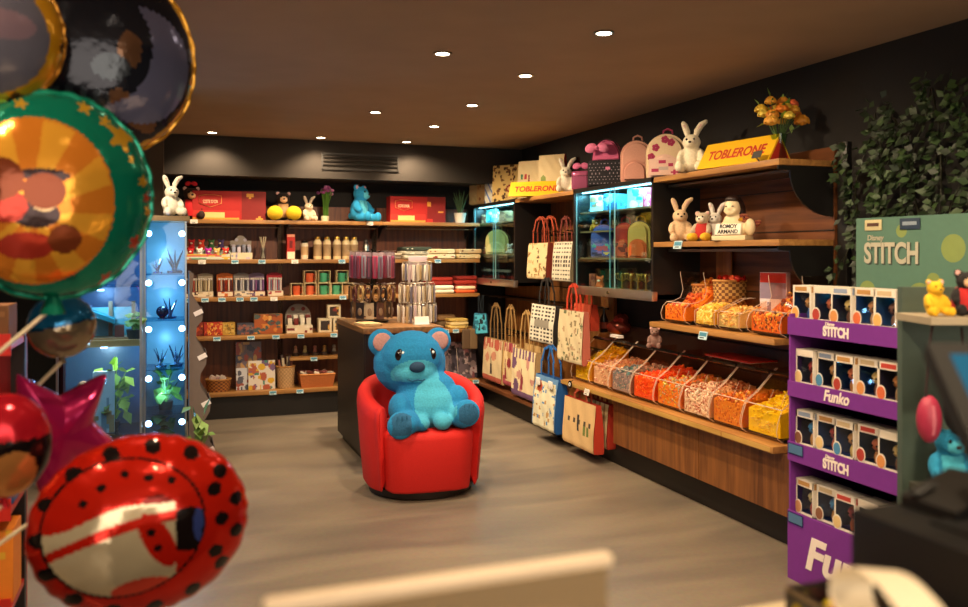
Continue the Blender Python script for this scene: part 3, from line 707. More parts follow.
def bottle(label, px, first=[None]):
    if first[0]: return dup(first[0], (bx(px), YB, Z4), label=label)
    t = thing('drinks_bottle', label, 'bottle', (bx(px), YB, Z4), 0, 'cream bottles on the second back shelf')
    mb = MB(); mb.lathe([(0, 0), (.036, 0), (.039, .008), (.039, .15), (.034, .17), (.024, .182), (.024, .188), (0, .188)]); mb.build('bottle', mat('#e6d2a4', 'gloss', .35), t)
    mb = MB(); mb.lathe([(0, .212), (.026, .212), (.027, .208), (.027, .188), (0, .188)]); mb.build('cap', mat('#d0a24a', 'metal'), t)
    mb = MB(); mb.lathe([(.0395, .03), (.0395, .14)]); mb.build('label_band', mat('#a58a64', 'paper'), t)
    first[0] = t; return t
for px, lb in ((317.5, 'leftmost cream bottle of the five on the second back shelf'), (327, 'second cream bottle from the left of the five'), (337, 'middle cream bottle of the five on the back shelf'), (346, 'fourth cream bottle from the left of the five'), (354, 'rightmost cream bottle of the five, beside the hanging pouches')): bottle(lb, px)
t = thing('steel_flask', 'grey steel flask behind the pouches right of the cream bottles', 'flask', (bx(366), YB, Z4))
mb = MB(); mb.lathe([(0, 0), (.03, 0), (.032, .01), (.032, .13), (.02, .15), (0, .15)]); mb.build('flask', mat('#b0aca4', 'metal', .35), t)
mb = MB(); mb.lathe([(0, .188), (.018, .186), (.02, .15), (0, .15)]); mb.build('cap', mat('#3c3632', 'plain'), t)
def folded(name, label, cat, loc, w, d, h, cols, seed, layers=2, rz=0, roll=False):
    t = thing(name, label, cat, loc, rz)
    for k in range(layers):
        mb = MB(); r_ = random.Random(seed + k)
        hh = h / layers
        mb.box((r_.uniform(-.006, .006), 0, hh * (k + .5)), (w * r_.uniform(.93, 1), d, hh * .94), 0, (0, 0, r_.uniform(-.04, .04)), hh * .45, 3)
        f = mb.build('fold', mat(cols[k % len(cols)], 'fabric'), t)
        if len(cols) > 2:
            mb = MB(); mb.grid(-w * .42, w * .42, hh * k + hh * .2, hh * (k + 1) - hh * .2, -d / 2 - .002, 16, 3, blobs(seed + k, 7, 2, .04, .12)); mb.build('woven_motif', [mat(c, 'fabric') for c in (cols[k % len(cols)], cols[-1], cols[-2])], f)
    return t
folded('folded_towel', 'flat grey folded towel on the second back shelf behind the pouches', 'towel', (bx(387), YB, Z4), .24, .24, .06, ['#8a8070', '#a89a84'], 1)
folded('folded_scarf', 'black and white patterned scarf folded beside the grey towel', 'scarf', (bx(414), YB - .02, Z4), .3, .24, .12, ['#c8c0a8', '#b8b098', '#3a4438', '#e8e0c8'], 2, 3, .1)
folded('folded_blanket', 'cream folded blanket with red motifs above a blue price tag', 'blanket', (bx(438), YB - .02, Z4), .3, .24, .1, ['#e2cfa4', '#d8c294', '#e8d8b0', '#8a1f1c'], 3, 2)
folded('folded_blanket', 'tan folded blanket with brown stripes at the right of the shelf', 'blanket', (bx(466), YB, Z4), .26, .24, .1, ['#c9ae7c', '#b8986a', '#e8d8b0', '#5a3426'], 4, 2)
# third row : pencil cartons
Z3 = 1.101
pals = [('brown', '#5a4038', ['#2a201e', '#b85a4a', '#d8c8a8'], 190), ('cream', '#a89a84', ['#d8c8a0', '#e8dcc0', '#8a7a5a'], 205), ('orange', '#d8702a', ['#b03a2a', '#e8dcc8', '#5a3038'], 225), ('grey', '#8a8480', ['#e8e4dc', '#4a4a58', '#c8c8d0'], 242), ('violet', '#7a6484', ['#4a4a70', '#d8d0e0', '#8a5a90'], 257), ('red', '#b02030', ['#c8c8d0', '#7a8498', '#e8e0d8'], 275)]
pen0 = None
for i, (nm, card, pens, px) in enumerate(pals):
    x = bx(px); w = .14
    t = thing('pencil_carton', '%s-backed display carton of upright pencils on the third back shelf' % nm, 'display carton', (x, YB, Z3))
    mb = MB(); mb.prism([(-w / 2, 0), (w / 2, 0), (w / 2, .2), (w * .2, .215), (-w * .2, .215), (-w / 2, .2)], .055, .06); mb.build('back_card', mat(card, 'paper'), t)
    mb = MB(); mb.box((0, 0, .025), (w, .11, .05), 0, None, .002); b = mb.build('tray', mat('#d8c8ac' if i % 2 else '#8a3a34', 'paper'), t)
    mb = MB(); mb.grid(-w / 2 + .005, w / 2 - .005, .006, .045, -.0562, 9, 3, blobs(i, 6, 2, .08, .2)); mb.build('front_print', [mat(c, 'paper') for c in ('#efe2c6', card, pens[0])], b)
    for k in range(6):
        loc = (x - w * .38 + w * .152 * k, YB - .02 + .02 * (k % 2), Z3 + .052); lb = 'slim pencil standing in the %s-backed carton' % nm
        pm = mat(pens[k % 3], 'gloss', .35)
        if pen0 is None:
            pen0 = thing('pencil', lb, 'pencil', loc, 0, 'pencils in the %s-backed carton' % nm)
            mb = MB(); mb.cyl((0, 0, 0), (0, 0, .1), .0075, n=8); mb.build('barrel', pm, pen0)
            mb = MB(); mb.ball((0, 0, .108), .012, 0, None, 8, 6); mb.build('topper', mat('#d8cfc4', 'gloss', .35), pen0)
            pm0 = pm
        else:
            dup(pen0, loc, 0, lb, 'pencils in the %s-backed carton' % nm, [(pm0, pm)])
# mugs in open gift boxes
MG = mat('#d8623c', 'gloss', .3); mug0 = box0 = None
for px, z, col, w_ in ((296, 0, '#d8623c', 'coral mug at the left end of the lower row'), (309.5, 0, '#e0704a', 'coral mug second in the lower row'), (323, 0, '#4fae84', 'green mug in the middle of the lower row'), (335.5, 0, '#5ab890', 'green mug fourth in the lower row'), (346.5, 0, '#c89a6a', 'tan mug at the right end of the lower row'), (309, 1, '#d8623c', 'coral mug in the upper row'), (323, 1, '#4fae84', 'green mug in the middle of the upper row'), (341, 1, '#4aa880', 'green mug at the right of the upper row')):
    x = bx(px); zz = Z3 + z * .118
    lb = 'cream open-fronted gift box around the ' + w_
    if box0 is None:
        box0 = thing('gift_box', lb, 'gift box', (x, YB - .03, zz), 0, 'boxed mugs on the third back shelf')
        w = .112; mb = MB()
        mb.bx(-w / 2, w / 2, -.05, .05, 0, .004); mb.bx(-w / 2, w / 2, -.05, .05, .111, .115); mb.bx(-w / 2, -w / 2 + .005, -.05, .05, .004, .111); mb.bx(w / 2 - .005, w / 2, -.05, .05, .004, .111)
        mb.build('sleeve', mat('#e6cf9c', 'paper'), box0)
        mb = MB(); mb.bx(-w / 2 + .005, w / 2 - .005, .045, .05, .004, .111); mb.build('back_card', mat('#6a4a30', 'paper'), box0)
        mug0 = thing('mug', w_, 'mug', (x, YB - .03, zz + .006), 0, 'mugs in gift boxes')
        mb = MB(); mb.lathe([(0, 0), (.03, 0), (.034, .006), (.036, .085), (.033, .085), (.03, .01), (0, .01)]); mb.build('cup', MG, mug0)
        mb = MB(); mb.tube([(.032, 0, .07), (.048, 0, .07), (.052, 0, .045), (.046, 0, .022), (.032, 0, .02)], .005, 6); mb.build('handle', MG, mug0)
        w_0 = w_
        mug0['label'] = w_ + ' of boxed mugs'
    else:
        dup(box0, (x, YB - .03, zz), label=lb); dup(mug0, (x, YB - .03, zz + .006), label=w_ + ' of boxed mugs', paint=[(MG, mat(col, 'gloss', .3))])
folded('folded_shirt', 'stack of dark red folded shirts at the left of the third shelf', 'shirt', (bx(438, 8.2), 8.2, Z3), .26, .22, .16, ['#9a2418', '#b02c1c'], 11, 4)
folded('folded_shirt', 'stack of brick red folded shirts in the corner of the third shelf', 'shirt', (bx(463, 8.2), 8.2, Z3), .24, .22, .17, ['#a82c1c', '#8c2016'], 12, 4)
folded('folded_towel', 'two cream folded towels in front of the red shirts', 'towel', (bx(442, 8.05), 8.055, Z3), .24, .1, .08, ['#e8d8b8', '#efe2c4'], 13, 2)
folded('folded_towel', 'orange and cream folded towel beside the cream towels', 'towel', (bx(465, 8.05), 8.055, Z3), .2, .1, .07, ['#e0602a', '#e8d0a8'], 14, 2)
# fourth row
Z2 = .751
def pic(px, w, h, cols, label, name='sweets_carton', cat='carton', seed=1, z=Z2, Y=YB, d=.08, fn=None, frame=None):
    t = print_box(name, label, cat, (bx(px, Y), Y, z), 0, w, d, h, cols, fn or blobs(seed, 26, len(cols) - 1, .04, .15), 28, 24, None, frame)
    return t
pic(196.5, .11, .12, ['#8a2c1c', '#c8501e', '#5a1a14', '#d88a3a'], 'square dark red sweets carton at the left end of the fourth back shelf', seed=21)
pic(208.5, .085, .12, ['#b83020', '#e0702a', '#efc04a', '#7a1c18'], 'red and orange sweets carton second from the left on the fourth shelf', seed=22)
pic(217.5, .085, .12, ['#c83c20', '#e88a3a', '#8c1c18', '#efc060'], 'orange and red sweets carton just left of the yellow carton', seed=23)
pic(228.5, .11, .115, ['#c89a3c', '#e0c060', '#8a6a2a', '#d8b858'], 'yellow sweets carton in the middle of the fourth back shelf', seed=24)
pic(245.5, .155, .105, ['#4a4c5c', '#7a6a68', '#2e3244', '#a06050'], 'low slate grey carton left of the framed picture tin', seed=25)
pic(268, .26, .185, ['#b05a2a', '#d88a3a', '#7a3420', '#e8b060', '#4a5a58'], 'wide tin with an orange painted front on the fourth back shelf', 'picture_tin', 'tin', 26, frame='#8a6a48')
arch_display('counter_display', 'arched grey display box of cream packets on the fourth back shelf', 298.5, Z2, .24, .27, ['#8a8074', '#e0d0b0', '#e8dcc4', '#7a2a24', '#f0e6d0'], 6, 1)
for px, z, lb, sd in ((324, 0, 'cream framed gift carton at the left below the raised one', 31), (338.5, 0, 'cream framed gift carton at the right below the raised one', 32), (333, 1, 'cream framed gift carton raised on top of two others', 33)):
    print_box('gift_carton', lb, 'carton', (bx(px), YB - .02, Z2 + z * .132), 0, .125, .09, .13, ['#e8d8b4', '#3a2c26', '#d8a848', '#8a3028'], (lambda b: (lambda u, v: 0 if min(u, v, 1 - u, 1 - v) < .12 else (b(u, v) or 1)))(blobs(sd, 7, 3, .1, .25)), 14, 14, 'framed gift cartons')
# figures in jars on the short shelf
jar0 = None
for px, c, lb in ((295.5, '#b07a58', 'leftmost of five glass snow jars on the short shelf'), (305, '#c0a060', 'second glass snow jar from the left on the short shelf'), (315, '#b86a50', 'middle glass snow jar on the short shelf'), (324.5, '#c89040', 'fourth glass snow jar from the left on the short shelf'), (334, '#a89a88', 'rightmost glass snow jar on the short shelf')):
    if jar0 is None:
        jar0 = thing('snow_globe', lb, 'snow globe', (bx(px, 8.2), 8.2, .526), 0, 'snow jars on the short shelf')
        mb = MB(); mb.lathe([(0, 0), (.034, 0), (.036, .022), (.028, .03), (0, .03)]); mb.build('base', mat('#3a2a20', 'plain'), jar0)
        mb = MB(); mb.ball((0, 0, .068), .042); mb.build('globe', clear('#f4faff', .02, .95, 'thin_glass'), jar0)
        jc = mat(c, 'gloss', .4); mb = MB(); mb.lathe([(0, .03), (.02, .03), (.014, .06), (.01, .062), (.016, .07), (.014, .09), (0, .096)], n=12); mb.build('figure', jc, jar0)
    else: dup(jar0, (bx(px, 8.2), 8.2, .526), label=lb, paint=[(jc, mat(c, 'gloss', .4))])
# bottom row
Z1 = .241
basket('wicker_basket', 'small honey wicker basket of white sachets on the bottom back shelf', (bx(218.5), YB, Z1), .22, .17, .11, '#b06f30')
for k in range(7):
    a = k * .9; mb = MB(); mb.box((0, 0, 0), (.06, .02, .05), 0, None, .008); o = mb.build('sachet', mat(('#e8dcd0', '#d8b8a8', '#c8a0a0')[k % 3], 'paper'), None, (bx(218.5) + .055 * math.cos(a) * (k > 0), YB + .04 * math.sin(a) * (k > 0), Z1 + .115), rot=(.4 * math.sin(a), .5 * math.cos(a), a)); tag(o, 'pale paper sachet lying in the small honey wicker basket', 'sachet', 'sachets in the small wicker basket')
def mag(px, Y, w, h, cols, seed, label, tilt=.12, z=Z1, rz=0):
    t = thing('picture_book', label, 'book', (bx(px, Y), Y, z), rz); t.rotation_euler = (-tilt, 0, rz)
    mb = MB(); mb.bx(-w / 2, w / 2, 0, .014, 0, h); mb.build('pages', mat('#e8e0d0', 'paper'), t)
    mb = MB(); mb.grid(-w / 2, w / 2, 0, h, -.001, 28, 36, blobs(seed, 34, len(cols) - 1, .03, .15)); mb.bx(-w / 2 - .001, w / 2, .0142, .0155, 0, h); mb.build('cover', [mat(c, 'gloss', .35) for c in cols], t)
mag(249, 8.2, .23, .43, ['#6a5a68', '#a8402c', '#3a3c58', '#c89a58', '#8a6a58'], 41, 'tall dark picture book standing at the back of the bottom shelf')
mag(247, 8.13, .19, .2, ['#d8d8dc', '#5a5a68', '#a85038'], 42, 'pale picture book leaning left in front of the tall dark one')
mag(262, 8.1, .24, .265, ['#e8dccc', '#e0b01c', '#4a8a78', '#b85a38', '#7a5a80'], 43, 'white and yellow picture book at the front of the bottom shelf')
t = basket('paper_bucket', 'pale ribbed bucket of rolled goods beside the yellow picture book', (bx(285.5), YB, Z1), .17, .15, .2, '#c8a070', 'bucket', 0, '#b08a5c')
for k in range(6):
    a = k * 1.05; mb = MB(); mb.cyl((.03 * math.cos(a), .03 * math.sin(a), .03), (.06 * math.cos(a), .05 * math.sin(a), .26 + .02 * (k % 3)), .012, n=8); o = mb.build('wrapped_roll', mat(('#a86a5a', '#d8c8a8', '#5a4a48')[k % 3], 'paper'), None, (bx(285.5), YB, Z1)); tag(o, 'thin wrapped roll standing in the pale ribbed bucket', 'roll', 'rolls in the ribbed bucket')
t = thing('bread_tray', 'long orange-brown wicker tray of packets on the bottom back shelf', 'basket', (bx(316), YB, Z1))
mb = MB(); w, d, h = .33, .2, .12
V = [[mb.bm.verts.new((sx * w * f, sy * d * f, z)) for sx, sy in ((-.5, -.5), (.5, -.5), (.5, .5), (-.5, .5))] for z, f in ((0, .88), (h, 1), (h, .95), (.012, .85))]
for a, b in zip(V, V[1:]):
    for k in range(4): mb.bm.faces.new((a[k], a[(k + 1) % 4], b[(k + 1) % 4], b[k]))
mb.bm.faces.new(V[0][::-1]); mb.bm.faces.new(V[3]); mb.build('woven_body', mat('#b0622c', 'wicker'), t)
mb = MB(); mb.tube([(sx * w * .49, sy * d * .49, h) for sx, sy in ((-1, -1), (1, -1), (1, 1), (-1, 1))], .009, 6, 0, True); mb.build('rim', mat('#c47a3a', 'wicker'), t)
for k in range(9):
    mb = MB(); mb.box((0, 0, 0), (.075, .05, .025), 0, None, .009); o = mb.build('small_packet', mat(('#c8b8a0', '#7a4038', '#e0d0b8', '#94504a')[k % 4], 'gloss', .4), None, (bx(316) - .12 + .06 * (k % 5), YB - .04 + .08 * (k // 5), Z1 + .125 + .01 * (k % 2)), rot=(.2 * (k % 3 - 1), .5 - .12 * k, .7 * k)); tag(o, 'small shiny packet heaped in the long wicker tray', 'packet', 'packets in the long wicker tray')
mag(457, 8.2, .22, .36, ['#4a4450', '#7a6a70', '#a89098', '#2a2630'], 51, 'grey picture book leaning in the right bay behind the chair', .2)
mag(468, 8.12, .2, .3, ['#5a505c', '#b0a0a4', '#7a4a50', '#2e2a34'], 52, 'second grey picture book leaning at the right end of the bottom shelf', .2)
# right bay, fourth row
folded('folded_scarf', 'pale yellow gathered scarf on the fourth shelf of the right bay', 'scarf', (bx(455), 8.09, Z2), .2, .16, .1, ['#d8b868', '#e8d090', '#c0a050', '#f0e0a8'], 61, 3)
folded('folded_scarf', 'brown rolled scarf behind the pale yellow one', 'scarf', (bx(446, 8.22), 8.24, Z2), .2, .12, .13, ['#6a5234', '#8a6a44'], 62, 2)
for k, (px, py, c, lb) in enumerate(((466, 322, '#5a4632', 'brown fabric pouch hanging at the shelf edge'), (473, 324, '#6e5a3e', 'tan fabric pouch hanging beside the brown one'))):
    p = Vector((on_y(px, 7.97), 7.965, 0)); t = thing('fabric_pouch', lb, 'pouch', (p.x, p.y, .56))
    mb = MB(); mb.box((0, 0, .09), (.085, .03, .2), 0, None, .014, 3); mb.build('pouch', mat(c, 'fabric'), t)
    mb = MB(); mb.tube([(-.02, 0, .18), (0, 0, .23), (.02, 0, .18)], .004, 5); mb.build('loop', mat('#2a2018', 'fabric'), t)
for k, (px, lb) in enumerate(((482, 'blue patterned pouch with dark blotches hanging in the corner'), (489, 'second blue patterned pouch hanging nearest the totes'))):
    t = thing('fabric_pouch', lb, 'pouch', (min(on_y(px, 7.965), 2.885), 7.96 - .035 * k, .8)); t.rotation_euler = (0, .12 - .2 * k, -.4)
    mb = MB(); mb.box((0, 0, 0), (.13, .03, .2), 0, None, .014, 3); mb.build('pouch', mat('#1e6a86', 'fabric'), t)
    mb = MB(); mb.grid(-.055, .055, -.09, .09, -.0165, 10, 14, blobs(k + 5, 14, 2, .06, .16)); mb.build('printed_front', [mat(c, 'fabric') for c in ('#4ab4d0', '#14242c', '#1e6a86')], t)
    mb = MB(); mb.tube([(-.02, 0, .09), (-.004, .01, .28), (.004, .01, .28), (.02, 0, .09)], .004, 5); mb.build('loop', mat('#14202a', 'fabric'), t)
# ================= TABLE, RACKS, CHAIR, BEAR =================
TX0, TX1, TY0, TY1, TZ = 1.27, 1.86, 5.9, 6.92, .97
t = thing('display_table', 'tall black display table with a worn wooden top behind the red chair', 'table', ((TX0 + TX1) / 2, (TY0 + TY1) / 2, 0))
hx, hy = (TX1 - TX0) / 2, (TY1 - TY0) / 2
mb = MB(); mb.box((0, 0, TZ - .02), (hx * 2, hy * 2, .04), 0, None, .004); mb.build('tabletop', wood('#5e4024', '#94683a', 'y', 5), t)
mb = MB(); mb.bx(-hx + .02, hx - .02, -hy + .02, hy - .02, .06, TZ - .041); mb.build('cabinet_body', mat('#15110f', 'gloss', .4), t)
mb = MB(); mb.bx(-hx + .04, hx - .04, -hy + .05, hy - .05, 0, .059); mb.build('plinth', mat('#0e0c0b', 'plain'), t)
mb = MB(); mb.bx(-hx + .005, -hx + .0195, -hy + .02, hy - .02, .06, TZ - .041); mb.build('side_panel', mat('#120e0c', 'plain'), t)
SIL = mat('#c8c0b4', 'metal')
def rack(name, label, x, y, r, h, tiers, white):
    t = thing(name, label, 'rack', (x, y, TZ + .001))
    m = mat('#b8aa9a', 'gloss', .35) if white else mat('#2a2522', 'metal')
    mb = MB(); mb.lathe([(0, 0), (r * .75, 0), (r * .75, .012), (.02, .02), (0, .02)]); mb.build('base', m, t)
    mb = MB(); mb.cyl((0, 0, .02), (0, 0, h), .011); mb.build('pole', m, t)
    for z, rr in tiers:
        mb = MB(); mb.tube([(rr * .6 * math.cos(a * PI / 12), rr * .6 * math.sin(a * PI / 12), z) for a in range(24)], .004, 5, 0, True)
        for a in range(4): mb.cyl((0, 0, z), (rr * .6 * math.cos(a * PI / 2), rr * .6 * math.sin(a * PI / 2), z), .003, n=5)
        rg = mb.build('tier_ring', m, t)
        n = max(6, int(rr * 2 * PI / .06))
        for k in range(n):
            a = 2 * PI * k / n; mb = MB(); mb.cyl((rr * .58 * math.cos(a), rr * .58 * math.sin(a), z), (rr * 1.08 * math.cos(a), rr * 1.08 * math.sin(a), z + .006), .002, n=5); mb.build('hook', SIL, rg)
    if white:
        mb = MB(); mb.box((0, -.02, h + .03), (r * 1.1, .006, .07), 0, None, .002); mb.build('header_card', mat('#d8c0c4', 'paper'), t)
        for s in (-1, 1):
            mb = MB(); mb.cyl((s * r * .55, -.02, .02), (s * r * .55, -.02, h + .03), .006, n=8); mb.build('side_post', m, t)
    return t
p1 = at_d(372, 318, 6.55); p2 = at_d(417, 318, 6.5)
R1 = rack('spinner_rack', 'dark revolving rack of bright pouches and bracelets on the black table', p1.x, p1.y, .17, .56, [(.54, .17), (.29, .17), (.17, .15)], False)
R2 = rack('spinner_rack', 'white revolving rack of key chains with a pink header card', p2.x, p2.y, .13, .44, [(.46, .1), (.3, .12), (.15, .13)], True)
def hang(first, name, label, cat, group, c, rr, z, n, mk, cols, jit=.012):
    for k in range(n):
        a = 2 * PI * (k + .37) / n
        v = Vector((math.cos(a), math.sin(a)))
        loc = (c.x + v.x * rr, c.y + v.y * rr, TZ + z - jit * RND.random()); rz = a + PI / 2 + RND.uniform(-.3, .3)
        if first[0] is None:
            first[0] = thing(name, label, cat, loc, rz, group); mk(first[0], mat(cols[0], 'gloss', .35)); first.append(mat(cols[0], 'gloss', .35))
        else: dup(first[0], loc, rz, label, group, [(first[1], mat(cols[k % len(cols)], 'gloss', .35))])
def mk_pouch(t, m):
    mb = MB(); mb.box((0, 0, -.1), (.038, .016, .17), 0, None, .007, 2); mb.build('filled_sleeve', m, t)
    mb = MB(); mb.bx(-.019, .019, -.003, .003, -.018, .012); mb.build('clear_flap', frost('#c8b0b8', .45), t)
    mb = MB(); mb.bx(-.006, .006, -.0095, -.0085, -.17, -.03); mb.build('stripe', mat('#8a4a60', 'paper'), t)
P = [None]
hang(P, 'sweet_pouch', 'slim bright sweet pouch hanging from the top tier of the dark rack', 'pouch', 'sweet pouches on the dark rack', p1, .165, .53, 25, mk_pouch, ['#a83458', '#7a7888', '#8a2844', '#a890a0', '#b84a68', '#74506a', '#983844', '#8a8a98', '#5a4050'])
def mk_loop(t, m):
    mb = MB(); mb.tube([(.024 * math.sin(a * PI / 6), .0, -.06 + .052 * math.cos(a * PI / 6)) for a in range(12)], .0085, 6, 0, True); mb.build('band', m, t)
    mb = MB(); mb.bx(-.014, .014, -.004, 0, -.022, .006); mb.build('hang_card', mat('#b89868', 'paper'), t)
Lp = [None]
hang(Lp, 'bracelet', 'braided bracelet hanging from the middle tier of the dark rack', 'bracelet', 'bracelets on the dark rack', p1, .17, .285, 18, mk_loop, ['#4a3020', '#7a5630', '#2a1c18', '#946a3c', '#5a2a28', '#a88a58'])
def mk_card(t, m):
    mb = MB(); mb.bx(-.03, .03, -.003, .003, -.115, .008); mb.build('card', m, t)
    mb = MB(); mb.ball((0, -.008, -.06), (.018, .008, .03), 0, None, 10, 8); mb.build('charm', mat('#8a7058', 'gloss', .3), t)
Cp = [None]
hang(Cp, 'charm_card', 'small charm on a brown card hanging low on the dark rack', 'charm', 'carded charms on the dark rack', p1, .15, .155, 12, mk_card, ['#3a2c26', '#7a5a3c', '#2a2224', '#b8a488', '#5a3c34'])
def mk_key(t, m):
    mb = MB(); mb.tube([(.008 * math.sin(a * PI / 4), 0, .0 + .008 * math.cos(a * PI / 4)) for a in range(8)], .0016, 5, 0, True); mb.build('key_ring', SIL, t)
    mb = MB(); mb.box((0, 0, -.07), (.021, .008, .125), 0, None, .003, 1); mb.build('fob', m, t)
K = [None]
for z, rr, n, w_ in ((.455, .11, 20, 'top'), (.297, .135, 28, 'middle'), (.147, .145, 28, 'bottom')):
    hang(K, 'key_chain', 'long metal key chain hanging on the %s tier of the white rack' % w_, 'key chain', 'key chains on the %s tier of the white rack' % w_, p2, rr, z, n, mk_key, ['#c8b89c', '#8a7a68', '#d8ccc0', '#a88e64', '#6a6470', '#b8a0a0', '#e0d8c8'])
t = print_box('flat_carton', 'flat beige carton lying on the left of the black table', 'carton', (1.36, 6.15, TZ + .001), .2, .14, .2, .02, ['#c8a878', '#8a6a48'], None, 8, 2)
t = thing('price_sign', 'small white card standing at the foot of the white rack', 'sign', (p2.x - .02, p2.y - .2, TZ + .001))
mb = MB(); mb.box((0, 0, .03), (.11, .003, .06), 0, (-.25, 0, 0)); mb.build('card', mat('#e8e0d4', 'paper'), t)
mb = MB(); mb.bx(-.06, .06, -.02, .03, 0, .005); mb.build('foot', mat('#cfd8d8', 'gloss'), t)
# ---------- tub chair
RED = mat('#c4130c', 'fabric', .75)
CH = (1.505, 5.27, 0)
t = thing('tub_chair', 'bright red rounded tub armchair in the middle of the floor', 'armchair', CH, math.radians(-4))
a_, b_ = .40, .375
mb = MB(); N = 46; ph0 = math.radians(-62); ring = []
def pl(th, f, z):    # th measured from the back, both ways to the front corners
    e = .78
    c, s = math.cos(th), math.sin(th)
    return Vector((a_ * f * math.copysign(abs(s) ** e, s), b_ * f * math.copysign(abs(c) ** e, c), z))
TH = 2.22
for k in range(N + 1):
    th = -TH + 2 * TH * k / N; u = abs(th) / TH
    h = .70 - .13 * max(0, (u - .25) / .75) ** 1.3
    tap = lambda z: .885 + .115 * min(1, z / .5)
    ti = .72 + .03 * u
    sec = []
    for f, z in ((.97, .055), (1, .075), (1, .3), (1, h - .09), (.985, h - .035), (.935, h - .004), (.87, h), (.80, h - .012), (ti + .01, h - .05), (ti - .01, h - .12), (ti - .02, .36), (ti - .02, .2)):
        sec.append(mb.bm.verts.new(pl(th, f * tap(z), z)))
    ring.append(sec)
for A, B in zip(ring, ring[1:]):
    for i in range(len(A) - 1): mb.bm.faces.new((A[i], A[i + 1], B[i + 1], B[i]))
    mb.bm.faces.new((A[-1], A[0], B[0], B[-1]))
for k, A in ((0, ring[0]), (1, ring[-1])):        # softly rounded arm fronts
    base = A; ctr = sum((v.co for v in A), Vector()) / len(A); d = Vector((0, -1, 0))
    prev = base
    for q, off in ((.97, .018), (.86, .034), (.6, .042)):
        cur = []
        for v in base:
            tgt = Vector((ctr.x, v.co.y, v.co.z)); p = v.co.lerp(tgt, 1 - q); p.z = ctr.z + (v.co.z - ctr.z) * (1 - (1 - q) * .12); p += d * off
            cur.append(mb.bm.verts.new(p))
        for i in range(len(prev)):
            j = (i + 1) % len(prev); mb.bm.faces.new((prev[i], prev[j], cur[j], cur[i]))
        prev = cur
    mb.bm.faces.new(prev)
bmesh.ops.recalc_face_normals(mb.bm, faces=mb.bm.faces[:])
sh = mb.build('back_and_arms', RED, t, sharp=75)
# seat block filling the tub, with a flat upholstered front
mb = MB(); out = []
for k in range(25):
    th = -1.35 + 2.7 * k / 24; out.append((.27 * math.copysign(abs(math.sin(th)) ** .8, math.sin(th)), .25 * math.cos(th)))
front = [(.285, -.24), (.25, -.34), (.17, -.372), (.0, -.382), (-.17, -.372), (-.25, -.34), (-.285, -.24)]
outl = out + front
rings = []
for z, f in ((.06, .92), (.075, .94), (.3, .985), (.375, 1), (.405, .985), (.42, .94), (.426, .8)):
    rings.append([mb.bm.verts.new((x * f, y * f, z)) for x, y in outl])
for A, B in zip(rings, rings[1:]):
    for i in range(len(A)): j = (i + 1) % len(A); mb.bm.faces.new((A[i], A[j], B[j], B[i]))
mb.bm.faces.new(rings[0][::-1]); mb.bm.faces.new(rings[-1])
bmesh.ops.recalc_face_normals(mb.bm, faces=mb.bm.faces[:])
mb.build('seat', RED, t, sharp=75)
mb = MB(); mb.lathe([(0, .0), (.31, 0), (.33, .012), (.34, .056), (0, .056)], n=36, sy=.95); mb.build('base', mat('#1a0e0c', 'plain'), t)
# ---------- big blue bear sprawled in the chair
BL, BLL, BPAD, BIN = '#1a7eb8', '#42a6c8', '#245f8a', '#b98a86'
t = thing('plush_bear', 'very large blue toy bear reclining in the red tub armchair', 'plush toy', (1.505, 5.27, .40), math.radians(-4))
B = [((.03, -.09, .135), (.235, .2, .165)), ((.03, -.05, .24), (.19, .17, .12)), ((-.06, .05, .39), (.238, .2, .205)), ((-.06, -.1, .35), (.13, .1, .085)), ((-.06, -.02, .44), (.2, .17, .17)),
     ((-.15, -.29, .08), (.085, .13, .075)), ((-.195, -.36, .075), (.085, .05, .085)), ((.2, -.27, .1), (.085, .12, .078)), ((.215, -.345, .125), (.085, .05, .085)),
     ((-.17, -.19, .14), (.07, .12, .1)), ((-.06, -.3, .07), (.055, .07, .05)), ((.2, -.15, .18), (.075, .1, .09)), ((.07, -.31, .075), (.058, .07, .052)),
     ((-.245, .04, .53), (.09, .045, .09)), ((.125, .04, .53), (.09, .045, .09)), ((-.2, .045, .48), (.07, .05, .07)), ((.09, .045, .48), (.07, .05, .07))]
def pick(c, n):
    x, y, z = c
    if y < -.375 and n.y < -.5 and (abs(x + .195) < .058 or abs(x - .215) < .058) and z > .02: return 2
    if y < -.06 and z > .3 and ((x + .06) / .15) ** 2 + ((z - .345) / .095) ** 2 < 1: return 1
    if y < -.1 and ((x - .03) / .12) ** 2 + ((z - .17) / .15) ** 2 < 1: return 1
    return 0
remeshed('body', B, .0085, t, [mat(BL, 'plush'), mat(BLL, 'plush'), mat(BPAD, 'plush')], pick, 9)
for s in (-1, 1):
    mb = MB(); mb.ball((-.06 + s * .185, .002, .535), (.06, .016, .06), 0, (0, s * .2, 0)); mb.build('inner_ear', mat(BIN, 'plush'), t)
    mb = MB(); e = mb.ball((-.06 + s * .095, -.142, .465), (.036, .022, .042)); eo = mb.build('eye', mat('#14090c', 'gloss'), t)
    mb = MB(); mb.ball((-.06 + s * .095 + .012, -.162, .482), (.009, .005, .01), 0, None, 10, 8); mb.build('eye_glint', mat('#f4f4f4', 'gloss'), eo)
mb = MB(); mb.ball((-.06, -.19, .395), (.05, .03, .034)); mb.build('nose', mat('#1c3c5c', 'fabric'), t)
mb = MB(); mb.tube([(-.12, -.172, .32), (-.09, -.192, .31), (-.06, -.197, .318), (-.03, -.192, .31), (0, -.172, .32)], .005, 6); mb.build('mouth_seam', mat('#1a5a80', 'fabric'), t)
